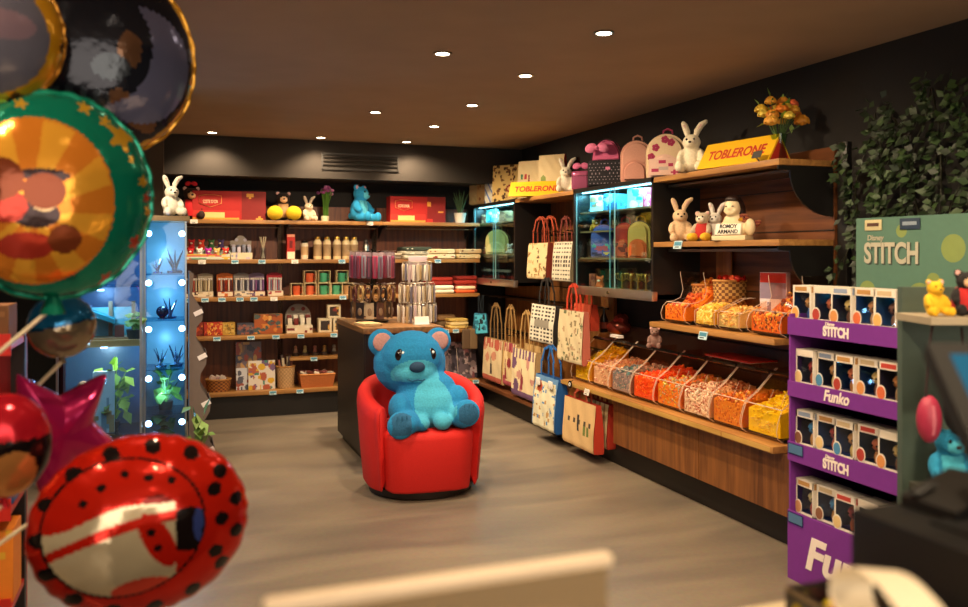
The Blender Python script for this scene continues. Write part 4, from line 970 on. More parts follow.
mb = MB(); mb.tube([(.03, -.243 + .045 * ((z - .15) / .12) ** 2, z) for z in [.05 + .02 * k for k in range(11)]], .004, 6); mb.build('belly_seam', mat('#2a7a9a', 'fabric'), t)
for s, cx, cz in ((-1, -.195, .075), (1, .215, .125)):
    for k in (-1, 0, 1):
        mb = MB(); mb.tube([(cx + k * .028, -.405, cz + .062), (cx + k * .03, -.41, cz + .045)], .0045, 6); mb.build('toe_seam', mat('#17567e', 'fabric'), t)
# ================= STOCK ON THE RIGHT WALL =================
RZ = -PI / 2
def rp(px, X, z): return (X, on_x(px, X), z)
ZT = 1.991
# totes standing on the far cabinet
BEI = ['#d8bf8c', '#8a5a2c', '#5a3a20', '#c8a468']
def spots(seed, k=3, n=34, lo=.03, hi=.075): return blobs(seed, n, k, lo, hi)
def st_tote(px, X, w, h, front, side, fn, label, rz=-.95, d=.07, z=ZT):
    return tote('tote_bag', label, (px[0], px[1], z) if isinstance(px, tuple) else rp(px, X, z), rz, w, d, h, front, side, side, fn, loops=False)
st_tote((2.95, 8.2), 0, .16, .30, ['#c0a070', '#a8885a'], '#b08c5c', lambda u, v: 0, 'plain tan bag at the far left end on top of the corner cabinet')
st_tote((3.0, 8.1), 0, .17, .34, ['#c89a62', '#94582e', '#b0784a'], '#a8743c', spots(3, 2, 16), 'orange-tan printed bag beside the plain tan one')
st_tote((3.03, 7.97), 0, .15, .36, ['#d8d4c4', '#3a5cb0', '#6a88c8'], '#4a6ab4', lambda u, v: 1 if v > .62 else (2 if int(u * 9 + v * 11) % 4 == 0 else 0), 'blue and white bag on top of the corner cabinet')
def leopard(u, v): 
    f = spots(8, 2, 60, .025, .06)(u, v)
    return 3 if ((u - .68) / .14) ** 2 + ((v - .35) / .1) ** 2 < 1 and not ((u - .68) / .08) ** 2 + ((v - .35) / .05) ** 2 < 1 else f
st_tote(507, 3.07, .29, .36, ['#d8b870', '#4a3018', '#7a5028', '#8a1f1c'], '#b08a4c', leopard, 'golden bag spotted all over with dark brown marks above the corner cabinet')
def flags(u, v): return 1 if .12 < u < .22 and .5 < v < .66 else 2 if .3 < u < .4 and .5 < v < .66 else 3 if abs(u - .5) < .03 + .09 * max(0, .42 - v) and .22 < v < .62 else 0
st_tote(531, 3.1, .24, .35, ['#cdb88c', '#2a6a4a', '#a82830', '#7a2430'], '#b39c70', flags, 'beige bag with small green and red marks behind the yellow chocolate bar')
st_tote(553, 3.12, .25, .36, ['#c8b48a', '#7a8a4a', '#9a8a5c'], '#8a2a20', lambda u, v: 1 if (u - .2) ** 2 + (v - .4) ** 2 < .012 else 0, 'beige bag with dark red edge leaning beside the white rabbit')
def toble(px, X, ln, label, rz, s=1):
    t = thing('chocolate_bar_carton', label, 'chocolate carton', rp(px, X, ZT), rz)
    h = .13 * s; w = .15 * s
    mb = MB(); mb.prism([(-w / 2, 0), (w / 2, 0), (0, h)], -ln / 2, ln / 2, 0, 'yz')
    bmesh.ops.rotate(mb.bm, verts=mb.bm.verts[:], cent=(0, 0, 0), matrix=Matrix.Identity(3))
    g = mb.build('carton', mat('#e8b41c', 'gloss', .35), t)
    for v in g.data.vertices: pass
    a = math.atan2(h, w / 2)
    lettering('lettering', 'TOBLERONE', .075 * s, mat('#b01c14', 'paper'), t, (0, -w / 4 - .003, h / 2 - .004), (a, 0, 0), .001, .002, 0, ln * .8)
    mb = MB(); mb.prism([(-w * .42, .006), (w * .42, .006), (0, h * .86)], ln / 2 + .0004, ln / 2 + .002, 0, 'yz'); mb.build('end_flap', mat('#b8281c', 'paper'), t)
    return t
toble(538, 2.99, .5, 'large yellow triangular chocolate carton in front of the beige totes', -.75)
toble(742, 3.03, .56, 'long yellow triangular chocolate carton between the cream rabbit and the flower vase', RZ + .12, 1.15)
t = thing('price_sign', 'small dark card leaning on the long yellow triangular carton', 'sign', rp(757, 2.94, ZT + .035), RZ); t.rotation_euler = (-.4, 0, RZ)
mb = MB(); mb.box((0, 0, .0), (.075, .003, .04)); mb.build('card', mat('#3a3634', 'paper'), t)
mb = MB(); mb.tube([(0, .003, -.018), (0, .05, -.035)], .004, 5); mb.build('stand', mat('#3a3634', 'plain'), t)
plush('plush_rabbit', 'white toy rabbit at the end of the wooden shelf left of the backpacks', rp(566, 3.02, ZT), -.5, .24, '#e6dcc6', 'bunny')
plush('plush_rabbit', 'large cream toy rabbit between the flowered backpack and the yellow carton', rp(692, 3.0, ZT), -.75, .27, '#eadcc0', 'bunny')
# backpacks on the wide cabinet
t = thing('cosmetic_case', 'small pink glittery case with a pink bow left of the black backpack', 'case', rp(581, 3.02, ZT), -.7)
mb = MB(); mb.box((0, 0, .075), (.14, .09, .15), 0, None, .025, 3); mb.build('case_body', mat('#c86a94', 'foil'), t)
mb = MB(); mb.box((0, 0, .11), (.144, .094, .006), 0); mb.build('zip', mat('#5a2a3c', 'metal'), t)
bow(t, (0, -.01, .19), .06, mat('#d8709c', 'fabric'))
t = thing('backpack', 'black backpack dotted with pale spots, with a pink upper and a big pink bow', 'backpack', rp(607, 3.06, ZT), -.75)
mb = MB(); mb.box((0, 0, .1), (.27, .14, .2), 0, None, .03, 3); mb.build('main_compartment', mat('#17141a', 'fabric'), t)
mb = MB(); mb.grid(-.12, .12, .015, .18, -.071, 34, 24, lambda u, v: 2 if (u - .6) ** 2 + (v - .72) ** 2 < .006 else 1 if ((u * 9 + .5 * (int(v * 7) % 2)) % 1 - .5) ** 2 + ((v * 7) % 1 - .5) ** 2 < .03 else 0); mb.build('printed_front', [mat(c, 'fabric') for c in ('#17141a', '#8a8088', '#d87aa0')], t)
mb = MB(); n = 14; out = [(-.115, .19), (.115, .19)] + [(.115 * math.cos(PI * k / n), .2 + .16 * math.sin(PI * k / n)) for k in range(n + 1)]
mb.prism(out, -.02, .06); bmesh.ops.bevel(mb.bm, geom=[e for e in mb.bm.edges if abs(e.verts[0].co.y - e.verts[1].co.y) < 1e-6], offset=.02, segments=3, affect='EDGES'); up = mb.build('upper_compartment', mat('#d0608c', 'fabric'), t)
mb = MB(); mb.tube([(.112 * math.cos(PI * k / n), -.022, .2 + .157 * math.sin(PI * k / n)) for k in range(n + 1)], .005, 6); mb.build('piping', mat('#2a1018', 'fabric'), up)
bow(t, (-.06, -.06, .29), .085, mat('#e07aa0', 'fabric'))
for s in (-1, 1):
    mb = MB(); mb.tube([(s * .07, .06, .3), (s * .09, .1, .2), (s * .09, .07, .05)], .01, 6); mb.build('shoulder_strap', mat('#17141a', 'fabric'), t)
backpack('backpack', 'plain dusty pink backpack with a square front pocket', rp(637, 3.06, ZT), -.7, .22, .12, .29, '#d09a86', '#c88e7c')
flo = lambda u, v: (1 if any((u - a) ** 2 + (v - b) ** 2 < .012 for a, b in ((.2, .3), (.75, .6), (.45, .8), (.85, .15))) else 2 if (u - .5) ** 2 + (v - .4) ** 2 < .02 else 0)
t = backpack('backpack', 'cream backpack printed with dark pink flowers on the wide cabinet', rp(667, 3.08, ZT), -.75, .26, .14, .29, '#d8c09c', '#dcb8a8', '#a83a60', flo, ['#dcb8a8', '#a83058', '#b8a8a0'])
mb = MB(); 
for cx, cz in ((-.06, .2), (.04, .23), (-.09, .14), (.0, .25)):
    for q in range(5): a = q * 2 * PI / 5; mb.lathe([(0, .0), (.013, 0)], (cx + .014 * math.cos(a), -.0705, cz + .014 * math.sin(a)), 8, 0, (PI / 2, 0, 0))
mb.build('flower_print', mat('#a83058', 'fabric'), t)
# vase of flowers
t = thing('flower_vase', 'clear glass vase of orange and yellow roses at the end of the top shelf', 'vase of flowers', rp(779, 3.08, 1.986))
mb = MB(); mb.lathe([(0, 0), (.045, 0), (.05, .006), (.045, .05), (.038, .1), (.05, .17), (.047, .17), (.034, .1), (.041, .05), (.045, .012), (0, .012)]); mb.build('vase', clear('#dfeee6', .03, .93, 'vase_glass'), t)
r = random.Random(12)
def rose(p, s, c):
    mb = MB(); mb.ball(p, (s * .55, s * .55, s * .6), 0, None, 10, 8)
    for ring_, (n, rad, zz, q) in enumerate(((4, .38, .22, .36), (6, .62, -.05, .42))):
        for k in range(n):
            a = 2 * PI * k / n + ring_ * .5; mb.ball((p[0] + rad * s * math.cos(a), p[1] + rad * s * math.sin(a), p[2] + zz * s), (s * q, s * q * .45, s * q), 0, (-.35, 0, a + PI / 2), 8, 6)
    return mb.build('rose', mat(c, 'leaf'), t)
blooms = []
for k in range(17):
    a = k * 2.399; q = .03 + .085 * math.sqrt(k / 17); p = Vector((q * math.cos(a), q * math.sin(a), .37 - .09 * (k / 17) + r.uniform(-.03, .04))); blooms.append(p)
    rose(p, r.uniform(.034, .048), ['#f0922a', '#e87a1c', '#f2b83a', '#e8c24a', '#f0a030', '#d8643a'][k % 6])
blooms += [Vector((-.11, -.07, .24)), Vector((.1, -.08, .25)), Vector((.13, .02, .3))]
for p, c in zip(blooms[-3:], ('#f2a23a', '#f0952a', '#e8801c')): rose(p, .055, c)
mb = MB()
for p in blooms: mb.tube([(p.x * .1, p.y * .1, .015), (p.x * .3, p.y * .3, .17), (p.x * .8, p.y * .8, p.z - .04), tuple(p)], .0028, 5)
mb.build('stems', mat('#4a6a2c', 'leaf'), t); t.scale = (.9, .9, .9)
def leafshape(mb, p, d, up, L, W, mi=0):
    d = d.normalized(); s_ = d.cross(up).normalized(); n_ = s_.cross(d)
    v = [mb.bm.verts.new(p), mb.bm.verts.new(p + d * L * .4 + s_ * W * .5 + n_ * L * .06), mb.bm.verts.new(p + d * L), mb.bm.verts.new(p + d * L * .4 - s_ * W * .5 + n_ * L * .06), mb.bm.verts.new(p + d * L * .45 - n_ * L * .02)]
    for a, b, c in ((0, 1, 4), (1, 2, 4), (2, 3, 4), (3, 0, 4)): mb.bm.faces.new((v[a], v[b], v[c])).material_index = mi
for k in range(36):
    p = r.choice(blooms) * r.uniform(.75, 1.08); d = Vector((p.x * 4 + r.uniform(-.3, .3), p.y * 4 + r.uniform(-.3, .3), r.uniform(-.3, .8)))
    mb = MB(); leafshape(mb, p, d, Vector((0, 0, 1)), r.uniform(.05, .08), .03); mb.build('leaf', mat(('#5f8a2e', '#48702a', '#86a83e')[k % 3], 'leaf'), t)
# middle shelf
ZM = 1.571
plush('plush_rabbit', 'beige curly toy rabbit at the left end of the middle wooden shelf', rp(680, 3.02, ZM), -.45, .235, '#d8b890', 'bunny')
plush('plush_bear', 'small seated toy with red top and yellow trousers on the middle shelf', rp(703, 3.02, ZM), -1.0, .2, '#b8a890', clothes='#b02822', belly='#e0b02c', feet='#e0b02c', muzzle='#e8dcc8')
o = bpy.data.objects[[x.name for x in bpy.data.objects if x.get('label', '').startswith('small seated toy with red')][0]]
for s in (-1, 1):
    mb = MB(); mb.ball((s * .042, -.06, .024), (.03, .055, .027)); mb.build('trouser_leg', mat('#e0b02c', 'plush'), o)
plush('plush_rabbit', 'small black and white toy rabbit squeezed between the yellow-trousered toy and the bust', rp(716, 3.1, ZM), -1.0, .2, '#d8d0c4', 'bunny', belly='#f0e8dc', feet='#2a2424')
# ceramic bust holding a lettered sign
t = thing('ceramic_bust', 'cream ceramic bust with painted dark hair behind a small lettered plaque', 'figurine', rp(733, 3.0, ZM), -1.05)
cer, hair = mat('#e6d2a8', 'gloss', .4), mat('#241410', 'gloss', .4)
mb = MB(); mb.box((0, -.01, .014), (.2, .12, .028), 0, None, .006); mb.build('base', cer, t)
remeshed('bust', [((0, .01, .07), (.085, .048, .06)), ((0, .005, .11), (.06, .04, .045)), ((0, 0, .14), (.026, .026, .04)), ((0, -.006, .185), (.046, .05, .058)), ((0, -.048, .178), (.01, .014, .014)), ((0, -.038, .155), (.026, .02, .014)), ((.022, -.036, .168), (.018, .016, .016)), ((-.022, -.036, .168), (.018, .016, .016)), ((.1, .0, .075), (.03, .03, .05))], .005, t, [cer], None, 3)
remeshed('hair', [((0, .02, .2), (.054, .05, .058)), ((0, -.012, .232), (.042, .036, .022)), ((.03, .035, .17), (.03, .03, .05)), ((-.03, .035, .17), (.03, .03, .05)), ((0, .032, .185), (.057, .038, .062))], .005, t, [hair], None, 3)
for s in (-1, 1):
    mb = MB(); mb.ball((s * .019, -.05, .192), (.008, .004, .004), 0, None, 8, 6); mb.build('eye', mat('#3a2a22', 'gloss'), t)
mb = MB(); mb.box((0, 0, 0), (.15, .012, .062), 0, None, .003); sg = mb.build('plaque', mat('#f2ead6', 'gloss', .4), t, (0, -.062, .062), rot=(-.2, 0, 0))
lettering('lettering', 'ROMOY\nARMAND', .03, mat('#15120f', 'paper'), sg, (0, -.0065, 0), (PI / 2, 0, 0), .0006, .0012, 0, .12)
t = thing('plush_bird', 'small patterned red and tan bird toy at the right end of the middle shelf', 'plush toy', rp(745, 3.06, ZM), -1.1)
remeshed('body', [((0, 0, .06), (.05, .05, .06)), ((0, -.02, .12), (.035, .035, .035)), ((.05, .02, .09), (.045, .02, .02), (0, -.5, 0)), ((0, .06, .07), (.025, .04, .02))], .006, t, [mat('#9a5a3a', 'plush'), mat('#c8a070', 'plush'), mat('#6a2226', 'plush')], lambda c, n: 1 if c.z < .07 else 2 if (c.z * 60) % 1 < .4 else 0)
mb = MB(); mb.cyl((0, -.05, .118), (0, -.085, .112), .012, .002, 8); mb.build('beak', mat('#d8a030', 'gloss'), t)
for s in (-1, 1):
    mb = MB(); mb.ball((s * .018, -.048, .13), .005, 0, None, 8, 6); mb.build('eye', mat('#0c0a0a', 'gloss'), t)
def rpb(px, X, z): X = 3.03 + (X - 3.12) * .6; return (X, max(4.88, min(on_x(px, X), 5.82)), z)
def rpd(px, X, z): X = 3.02 + (X - 3.1) * .5; return (X, min(on_x(px, X), 8.16), z)
# in the wide cabinet
def card_box(px, X, z, w, h, cols, seed, label, d=.05, rz=-.8):
    return print_box('gift_carton', label, 'carton', (rpb if px > 560 else rpd)(px, X, z), rz, w, d, h, cols, blobs(seed, 7, len(cols) - 1, .1, .26), 22, 26)
card_box(598, 3.15, 1.811, .11, .125, ['#a8e0e0', '#8a6a4a', '#3a8aa0', '#e8e0c8'], 81, 'pale blue carton with a brown motif on the top shelf of the wide cabinet')
card_box(612, 3.15, 1.811, .12, .125, ['#1a4a6a', '#8ad8e8', '#2a7aa0'], 82, 'dark blue framed carton second on the top shelf of the wide cabinet')
card_box(623, 3.2, 1.811, .07, .115, ['#2a8aa8', '#1a5a78'], 83, 'plain teal carton third on the top shelf of the wide cabinet')
card_box(637, 3.12, 1.811, .13, .135, ['#9adce0', '#2a90b8', '#3aa0a8', '#f0f4e8'], 84, 'light aqua carton at the right of the wide cabinet top shelf')
card_box(648, 3.14, 1.811, .06, .13, ['#c83a6a', '#e87a9a', '#f0d0d8'], 85, 'pink carton at the right end of the wide cabinet top shelf')
mini_toy('small blue soft toy at the left on the top shelf of the wide cabinet', rpb(586, 3.13, 1.811), -.8, '#2a6a9a')
plush('plush_duck', 'round mustard yellow toy on the half shelf inside the wide cabinet', rpb(592, 3.14, 1.666), -.7, .1, '#b89428', cat='plush toy')
mini_toy('small mustard soft toy behind the glass beside the round yellow one', rpb(584, 3.18, 1.666), -.8, '#8a7a2c')
hol = ['#3a5aa8', '#e8c040', '#3aa89a', '#c04a5a', '#203058', '#7a60b0']
backpack('backpack', 'multicoloured small backpack with a bright printed pocket inside the wide cabinet', rpb(604, 3.13, 1.466), -.85, .19, .085, .245, '#4a5aa0', '#3a4a88', None, blobs(91, 12, 5, .1, .25), hol)
backpack('backpack', 'red small backpack with dark motif in the middle of the wide cabinet', rpb(625, 3.14, 1.466), -.85, .15, .08, .25, '#c8301c', '#d84a24', '#a8241c', blobs(92, 5, 1, .1, .22), ['#d84a24', '#7a1c18'])
backpack('backpack', 'tan and orange small backpack at the right inside the wide cabinet', rpb(640, 3.12, 1.466), -.85, .16, .085, .25, '#d8a04c', '#d85a20', '#b87a34')
mini_toy('orange soft toy on the cabinet floor below the multicoloured backpack', rpb(600, 3.1, 1.232), -.8, '#d8622c')
card_box(589, 3.12, 1.231, .05, .11, ['#b85a34', '#8a3a24'], 87, 'slim terracotta carton on the wide cabinet floor')
card_box(583, 3.16, 1.231, .06, .08, ['#3a3434', '#6a5a4a'], 88, 'low dark carton at the left of the wide cabinet floor')
GOLD = mat('#c9a050', 'metal')
def trinket(px, X, z, label, h, first=[None]):
    if first[0]: return dup(first[0], rpb(px, X, z), -.8, label)
    t = thing('gilt_ornament', label, 'ornament', rpb(px, X, z), -.8, 'gilt ornaments in the glass cabinets')
    mb = MB(); mb.lathe([(0, 0), (.03, 0), (.03, .008), (.008, .02), (.006, h * .6), (.016, h * .75), (.012, h * .9), (0, h)], n=14); mb.build('stem', GOLD, t)
    mb = MB()
    for k in range(5): a = k * 1.26; mb.tube([(0, 0, h * .5), (.04 * math.cos(a), .04 * math.sin(a), h * .7), (.045 * math.cos(a), .045 * math.sin(a), h * .9)], .003, 5); mb.ball((.045 * math.cos(a), .045 * math.sin(a), h * .92), .009, 0, None, 8, 6)
    mb.build('branches', GOLD, t); first[0] = t; return t
for px, X, lb in ((622, 3.1, 'leftmost branched gilt ornament on the wide cabinet floor'), (631, 3.17, 'branched gilt ornament behind the others on the cabinet floor'), (638, 3.1, 'branched gilt ornament third on the cabinet floor'), (646, 3.15, 'rightmost branched gilt ornament on the wide cabinet floor')): trinket(px, X, 1.231, lb, .13)
# in the far cabinet
card_box(493, 3.1, 1.801, .13, .13, ['#58d0dc', '#d8f4f0', '#1a8aa8'], 95, 'bright aqua carton on the top shelf of the corner cabinet')
card_box(484, 3.12, 1.801, .09, .09, ['#7a4a3a', '#c8a07a'], 96, 'brown carton left of the aqua one in the corner cabinet')
card_box(507, 3.12, 1.801, .14, .1, ['#8a6a48', '#5a4430'], 97, 'tan carton at the right of the corner cabinet top shelf')
mini_toy('white soft toy in the corner cabinet beside the aqua carton', rpd(500, 3.05, 1.801), -.8, '#e8e4dc')
backpack('backpack', 'pale olive small backpack in the corner glass cabinet', rpd(498, 3.1, 1.491), -.8, .25, .09, .24, '#a8a468', '#b4b07a', '#7a7a48')
mini_toy('dark red soft toy left of the olive backpack in the corner cabinet', rpd(487, 3.08, 1.491), -.8, '#7a2a24')
mini_toy('grey soft toy right of the olive backpack in the corner cabinet', rpd(510, 3.06, 1.491), -.8, '#b8b4ac')
GT = None
for px, lb in ((484, 'leftmost drinking glass on the corner cabinet floor'), (490, 'second drinking glass from the left on the corner cabinet floor'), (496, 'third drinking glass from the left on the corner cabinet floor'), (502, 'fourth drinking glass from the left on the corner cabinet floor'), (508, 'rightmost drinking glass on the corner cabinet floor')):
    if GT is None:
        GT = thing('drinking_glass', lb, 'glass', rpd(px, 3.08, 1.231), 0, 'glasses in the corner cabinet')
        mb = MB(); mb.lathe([(0, 0), (.03, 0), (.036, .12), (.033, .12), (.027, .01), (0, .01)]); mb.build('glass', clear('#e0f0f4', .02, .9, 'thick_glass'), GT)
        mb = MB(); mb.lathe([(.0355, .085), (.0372, .11)]); mb.build('painted_band', mat('#7a6a60', 'gloss'), GT)
    else: dup(GT, rpd(px, 3.08, 1.231), label=lb)
# ---------- totes
def dots(u, v): return 1 if abs((u * 7) % 1 - .5) < .3 and abs((v * 9) % 1 - .5) < .2 and 0 < int(v * 9) % 3 + 1 else 0
def hang_tote(px, X, zb, w, h, front, side, handle, fn, label, drop=.12, d=.08, rz=RZ, nm='tote_bag', gap=.4):
    return tote(nm, label, rp(px, X, zb), rz, w, d, h, front, side, handle, fn, drop, gap=gap)
# between the cabinets (rail at 1.66)
hang_tote(541, 2.98, 1.275, .4, .31, ['#dcc494', '#8a6a3c', '#b08a54', '#5a4028'], '#8a3420', '#9a3c20', spots(14, 3, 40, .02, .06), 'cream tote with fine brown print hanging between the two glass cabinets', .22, gap=.6)
hang_tote(550, 3.06, 1.28, .4, .31, ['#b07a44', '#7a3c20'], '#7a2c1c', '#a84424', lambda u, v: 0, 'rust brown tote just behind the cream printed one', .22, gap=.6)
hang_tote(566, 3.0, 1.27, .34, .32, ['#d8d0b8', '#4a463c', '#b8a880'], '#8a8064', '#6a2418', dots, 'pale dotted tote beside the left edge of the wide cabinet', .2)
# upper rail under the bay (z 1.06) : white and floral
hang_tote(547, 2.93, .755, .47, .315, ['#d8d2c0', '#2a2826', '#8a8478'], '#2c2a28', '#1e1b1a', lambda u, v: 2 if .4 < v < .58 and .2 < u < .8 else dots(u, v), 'white tote with rows of small black marks and black handles', .22, d=.1)
hang_tote(574, 2.9, .66, .42, .40, ['#d8c8a0', '#8a7a58', '#b89a78', '#6a7050'], '#c06a58', '#c83a1c', spots(22, 3, 55, .02, .05), 'tall cream tote with all-over floral print and bright red handles', .2, d=.07)
hang_tote(586, 3.06, .9, .3, .2, ['#c8502c', '#8a2a1c'], '#b83a20', '#d8421c', lambda u, v: 0, 'small orange-red tote behind the floral one', .16)
# lower row of tall totes
tower_ = lambda s: (lambda u, v: 1 if abs(u - .45) < .02 + .14 * max(0, .5 - v) and .15 < v < .6 else 2 if v < .12 or (v > .8 and (u * 7) % 1 < .5) else blobs(s, 7, 3, .06, .14)(u, v))
hang_tote(496, 2.95, .26, .5, .41, ['#dcc8a0', '#3a3034', '#b85a48', '#c88a70'], '#b89a68', '#8a6a3c', tower_(3), 'leftmost tall cream tote with a dark tower print on the lower wall', .34)
hang_tote(510.5, 2.97, .27, .42, .4, ['#d8c294', '#8a2a34', '#a84a5a', '#b89460'], '#a8885a', '#a07c48', tower_(5), 'tall cream tote with a dark red print, second from the left on the lower wall', .34)
hang_tote(527, 2.92, .235, .5, .42, ['#e0cfa8', '#8a3040', '#6a4a70', '#c08a80'], '#b8986a', '#b08c54', tower_(9), 'tall cream tote with purple and red print, nearest of the lower row', .34)
hang_tote(537, 3.06, .3, .42, .38, ['#c8a870', '#a8844c'], '#8a6438', '#98743e', lambda u, v: 0, 'plain tan tote half hidden behind the purple printed one', .32)
# blue shiny bag
t = tote('shopping_bag', 'shiny blue carrier bag with a printed cream front hanging near the floor', rp(551, 2.84, .1), RZ, .43, .13, .42, ['#d8d4b8', '#b08a54', '#5a88b8', '#a8442c', '#e0dcc8'], '#1858a0', '#1c66b4', lambda u, v: 2 if v > .9 or u < .04 or u > .96 else 3 if (u - .25) ** 2 + (v - .78) ** 2 < .012 else spots(31, 2, 46, .02, .05)(u, v), .24, 'carrier bag', gap=.55)
for x in (-.12, .12):
    mb = MB(); mb.box((x, -.06, .37), (.07, .012, .06), 0, None, .01); mb.build('handle_tab', mat('#e0ded8', 'fabric'), t)
t = thing('sign_tag', 'small black round tag with a white mark clipped beside the blue bag', 'tag', rp(570, 2.8, .52), RZ)
mb = MB(); mb.cyl((0, .003, 0), (0, -.003, 0), .028, n=20); mb.build('disc', mat('#15140f', 'gloss'), t)
mb = MB(); mb.tube([(.012 * math.cos(a * PI / 6), -.0035, .012 * math.sin(a * PI / 6)) for a in range(12)], .003, 5, 0, True); mb.build('mark', mat('#e8e8e4', 'paper'), t)
mb = MB(); mb.tube([(0, 0, .02), (.012, .02, .03)], .003, 5); mb.build('clip', mat('#15140f', 'gloss'), t)
# red-sided totes under the counter
flg = lambda u, v: 2 if .44 < u < .56 and .35 < v < .7 and abs(u - .5) < .02 + .1 * max(0, .5 - v) else 1 if ((u * 6) % 1 < .45 and .5 < v < .62 and .1 < u < .9) else 3 if (.6 < u < .85 and .3 < v < .5 and (u * 9) % 1 < .5) else 0
hang_tote(583, 2.84, .075, .5, .345, ['#d2b07c', '#4a4034', '#2e2a28', '#6a7a3c'], '#b8321c', '#a84428', flg, 'tan jute tote with red sides and a small tower print hanging under the sweets counter', .08)
hang_tote(600, 2.95, .1, .36, .32, ['#d8c090', '#b08a58'], '#b02c18', '#9a3a24', lambda u, v: 1 if (u * 5) % 1 < .3 else 0, 'second red-sided tote behind the tan jute one at the counter end', .08)
# clutter on top of the low bins, under the cabinets
t = thing('wrapped_hamper', 'dark red wrapped hamper on the bins below the wide cabinet', 'hamper', rp(619, 3.2, .878), -.6)
remeshed('wrapped_body', [((0, 0, .06), (.1, .07, .06)), ((.02, 0, .12), (.06, .05, .05))], .01, t, [mat('#6a2c20', 'foil'), mat('#a84a3a', 'foil')], lambda c, n: int((c.x + c.z) * 30) % 3 == 0)
bow(t, (0, -.06, .12), .035, mat('#8a1c14', 'fabric'))
t = thing('dark_bottle', 'slim dark bottle standing on the bins below the wide cabinet', 'bottle', rp(604, 3.2, .878))
mb = MB(); mb.lathe([(0, 0), (.03, 0), (.032, .1), (.012, .15), (.012, .19), (0, .19)], n=16); mb.build('bottle', mat('#1c1412', 'gloss'), t)
mb = MB(); mb.lathe([(.0325, .03), (.0325, .08)], n=16); mb.build('label_band', mat('#8a3a2c', 'paper'), t)
o = folded('folded_leaflet', 'folded white leaflet lying on the bins in front of the hamper', 'leaflet', rp(617, 3.08, .878), .13, .05, .02, ['#e8e0d8', '#d8ccc4'], 3, 2, RZ)
t = thing('paper_folder', 'flat red folder lying over the low bins under the upper sweets shelf', 'folder', rp(733, 3.1, .877), RZ)
mb = MB(); mb.box((0, .05, .006), (.42, .2, .008)); mb.build('cover', mat('#b8281c', 'gloss', .4), t)
mb = MB(); mb.box((0.005, .05, .0015), (.41, .195, .003)); mb.build('pages', mat('#d8c8b8', 'paper'), t)
plush('plush_bear', 'small mauve-brown toy bear tucked beneath the end of the upper sweets shelf', rp(655, 3.0, .877), -.7, .15, '#8a6a60')
# behind the upper bins
basket('wicker_basket', 'smaller braided basket of sweets behind the upper trays', rp(705, 3.2, 1.062), .17, .13, .235, '#d8b070', dark='#8a5a2c')
basket('wicker_basket', 'larger square braided basket behind the upper trays', rp(731, 3.2, 1.062), .24, .13, .27, '#d0a058', dark='#7a4820')
for i, (px, c, lb) in enumerate(((726, '#d8301c', 'red foil bonbon on top of the larger braided basket'), (732, '#e05a2a', 'orange foil bonbon on the larger braided basket'), (737, '#b8281c', 'dark red foil bonbon at the right of the larger basket'))):
    t = thing('foil_bonbon', lb, 'bonbon', rp(px, 3.2, 1.335), i)
    mb = MB(); mb.ball((0, 0, .01), (.03, .022, .022)); mb.build('sweet', mat(c, 'foil'), t)
    mb = MB()
    for s in (-1, 1): mb.cyl((s * .024, 0, .01), (s * .05, 0, .014), .005, .018, 8)
    mb.build('twist', mat(c, 'foil'), t)
t = thing('sweets_jar', 'clear jar of dark red sweets behind the upper trays', 'jar', rp(696, 3.22, 1.062))
mb = MB(); mb.lathe([(0, 0), (.075, 0), (.078, .2), (.06, .23), (.057, .23), (.074, .2), (.071, .01), (0, .01)]); mb.build('jar', ACR, t)
mb = MB(); mb.lathe([(0, .23), (.062, .23), (.062, .25), (0, .252)]); mb.build('lid', mat('#2a1a16', 'gloss'), t)
r = random.Random(3); mb = MB()
for k in range(90): a = r.uniform(0, 6.3); q = .055 * math.sqrt(r.random()); mb.ball((q * math.cos(a), q * math.sin(a), .022 + .2 * r.random() * .8), .014, k % 2, None, 8, 6)
o = mb.build('loose_sweets', [mat('#8a1c18', 'candy'), mat('#b83a2c', 'candy')], None, rp(696, 3.22, 1.062)); tag(o, 'dark red round sweets inside the jar behind the trays', 'sweets', None, 'stuff')
t = print_box('sweets_packet', 'tall clear packet with red band in the near hopper corner', 'packet', rp(775, 3.16, 1.062), RZ + .3, .17, .04, .33, ['#c8b0b4', '#b8281c', '#8a7a90', '#e0d0d4', '#6a4a50'], lambda u, v: 1 if v > .82 else 2 if v > .55 else blobs(6, 12, 4, .05, .12, 3)(u, v), 14, 18)
t = thing('wooden_panel', 'small plain wooden board standing behind the two braided baskets', 'board', rp(724, 3.25, 1.062), RZ)
mb = MB(); mb.box((0, 0, .225), (.15, .012, .45), 0, None, .002); mb.build('board', wood('#7a4a20', '#a8703a', 'z', 6), t)
mb = MB(); mb.box((0, .01, .02), (.1, .03, .04)); mb.build('foot', wood('#7a4a20', '#a8703a', 'x', 6), t)
# ---------- ivy on the right wall
r = random.Random(44); mb = MB()
for s in range(34):
    y = 1.7 + 1.78 * (s + r.random()) / 34; z = r.uniform(2.05, 2.26) if y < 3.25 else r.uniform(1.9, 2.1); L = r.uniform(.5, 1.1); pts = []
    for k in range(9):
        pts.append(Vector((X1 - .075 - .03 * math.sin(k * .9 + s), y + .05 * math.sin(k * .7 + s * 2), z - L * k / 8)))
    mb.tube(pts, .003, 4, 3)
    for p in pts:
        for q in range(8):
            d = Vector((-r.uniform(.1, .9), r.uniform(-1, 1), r.uniform(-.9, .4))); leafshape(mb, p + Vector((r.uniform(-.04, 0), r.uniform(-.04, .04), r.uniform(-.06, .06))), d, Vector((-1, 0, .3)), r.uniform(.035, .06), r.uniform(.03, .045), r.randrange(3))
o = mb.build('ivy', [mat('#26361c', 'leaf'), mat('#334a24', 'leaf'), mat('#1c2a16', 'leaf'), mat('#2a2a18', 'leaf')], sharp=80)
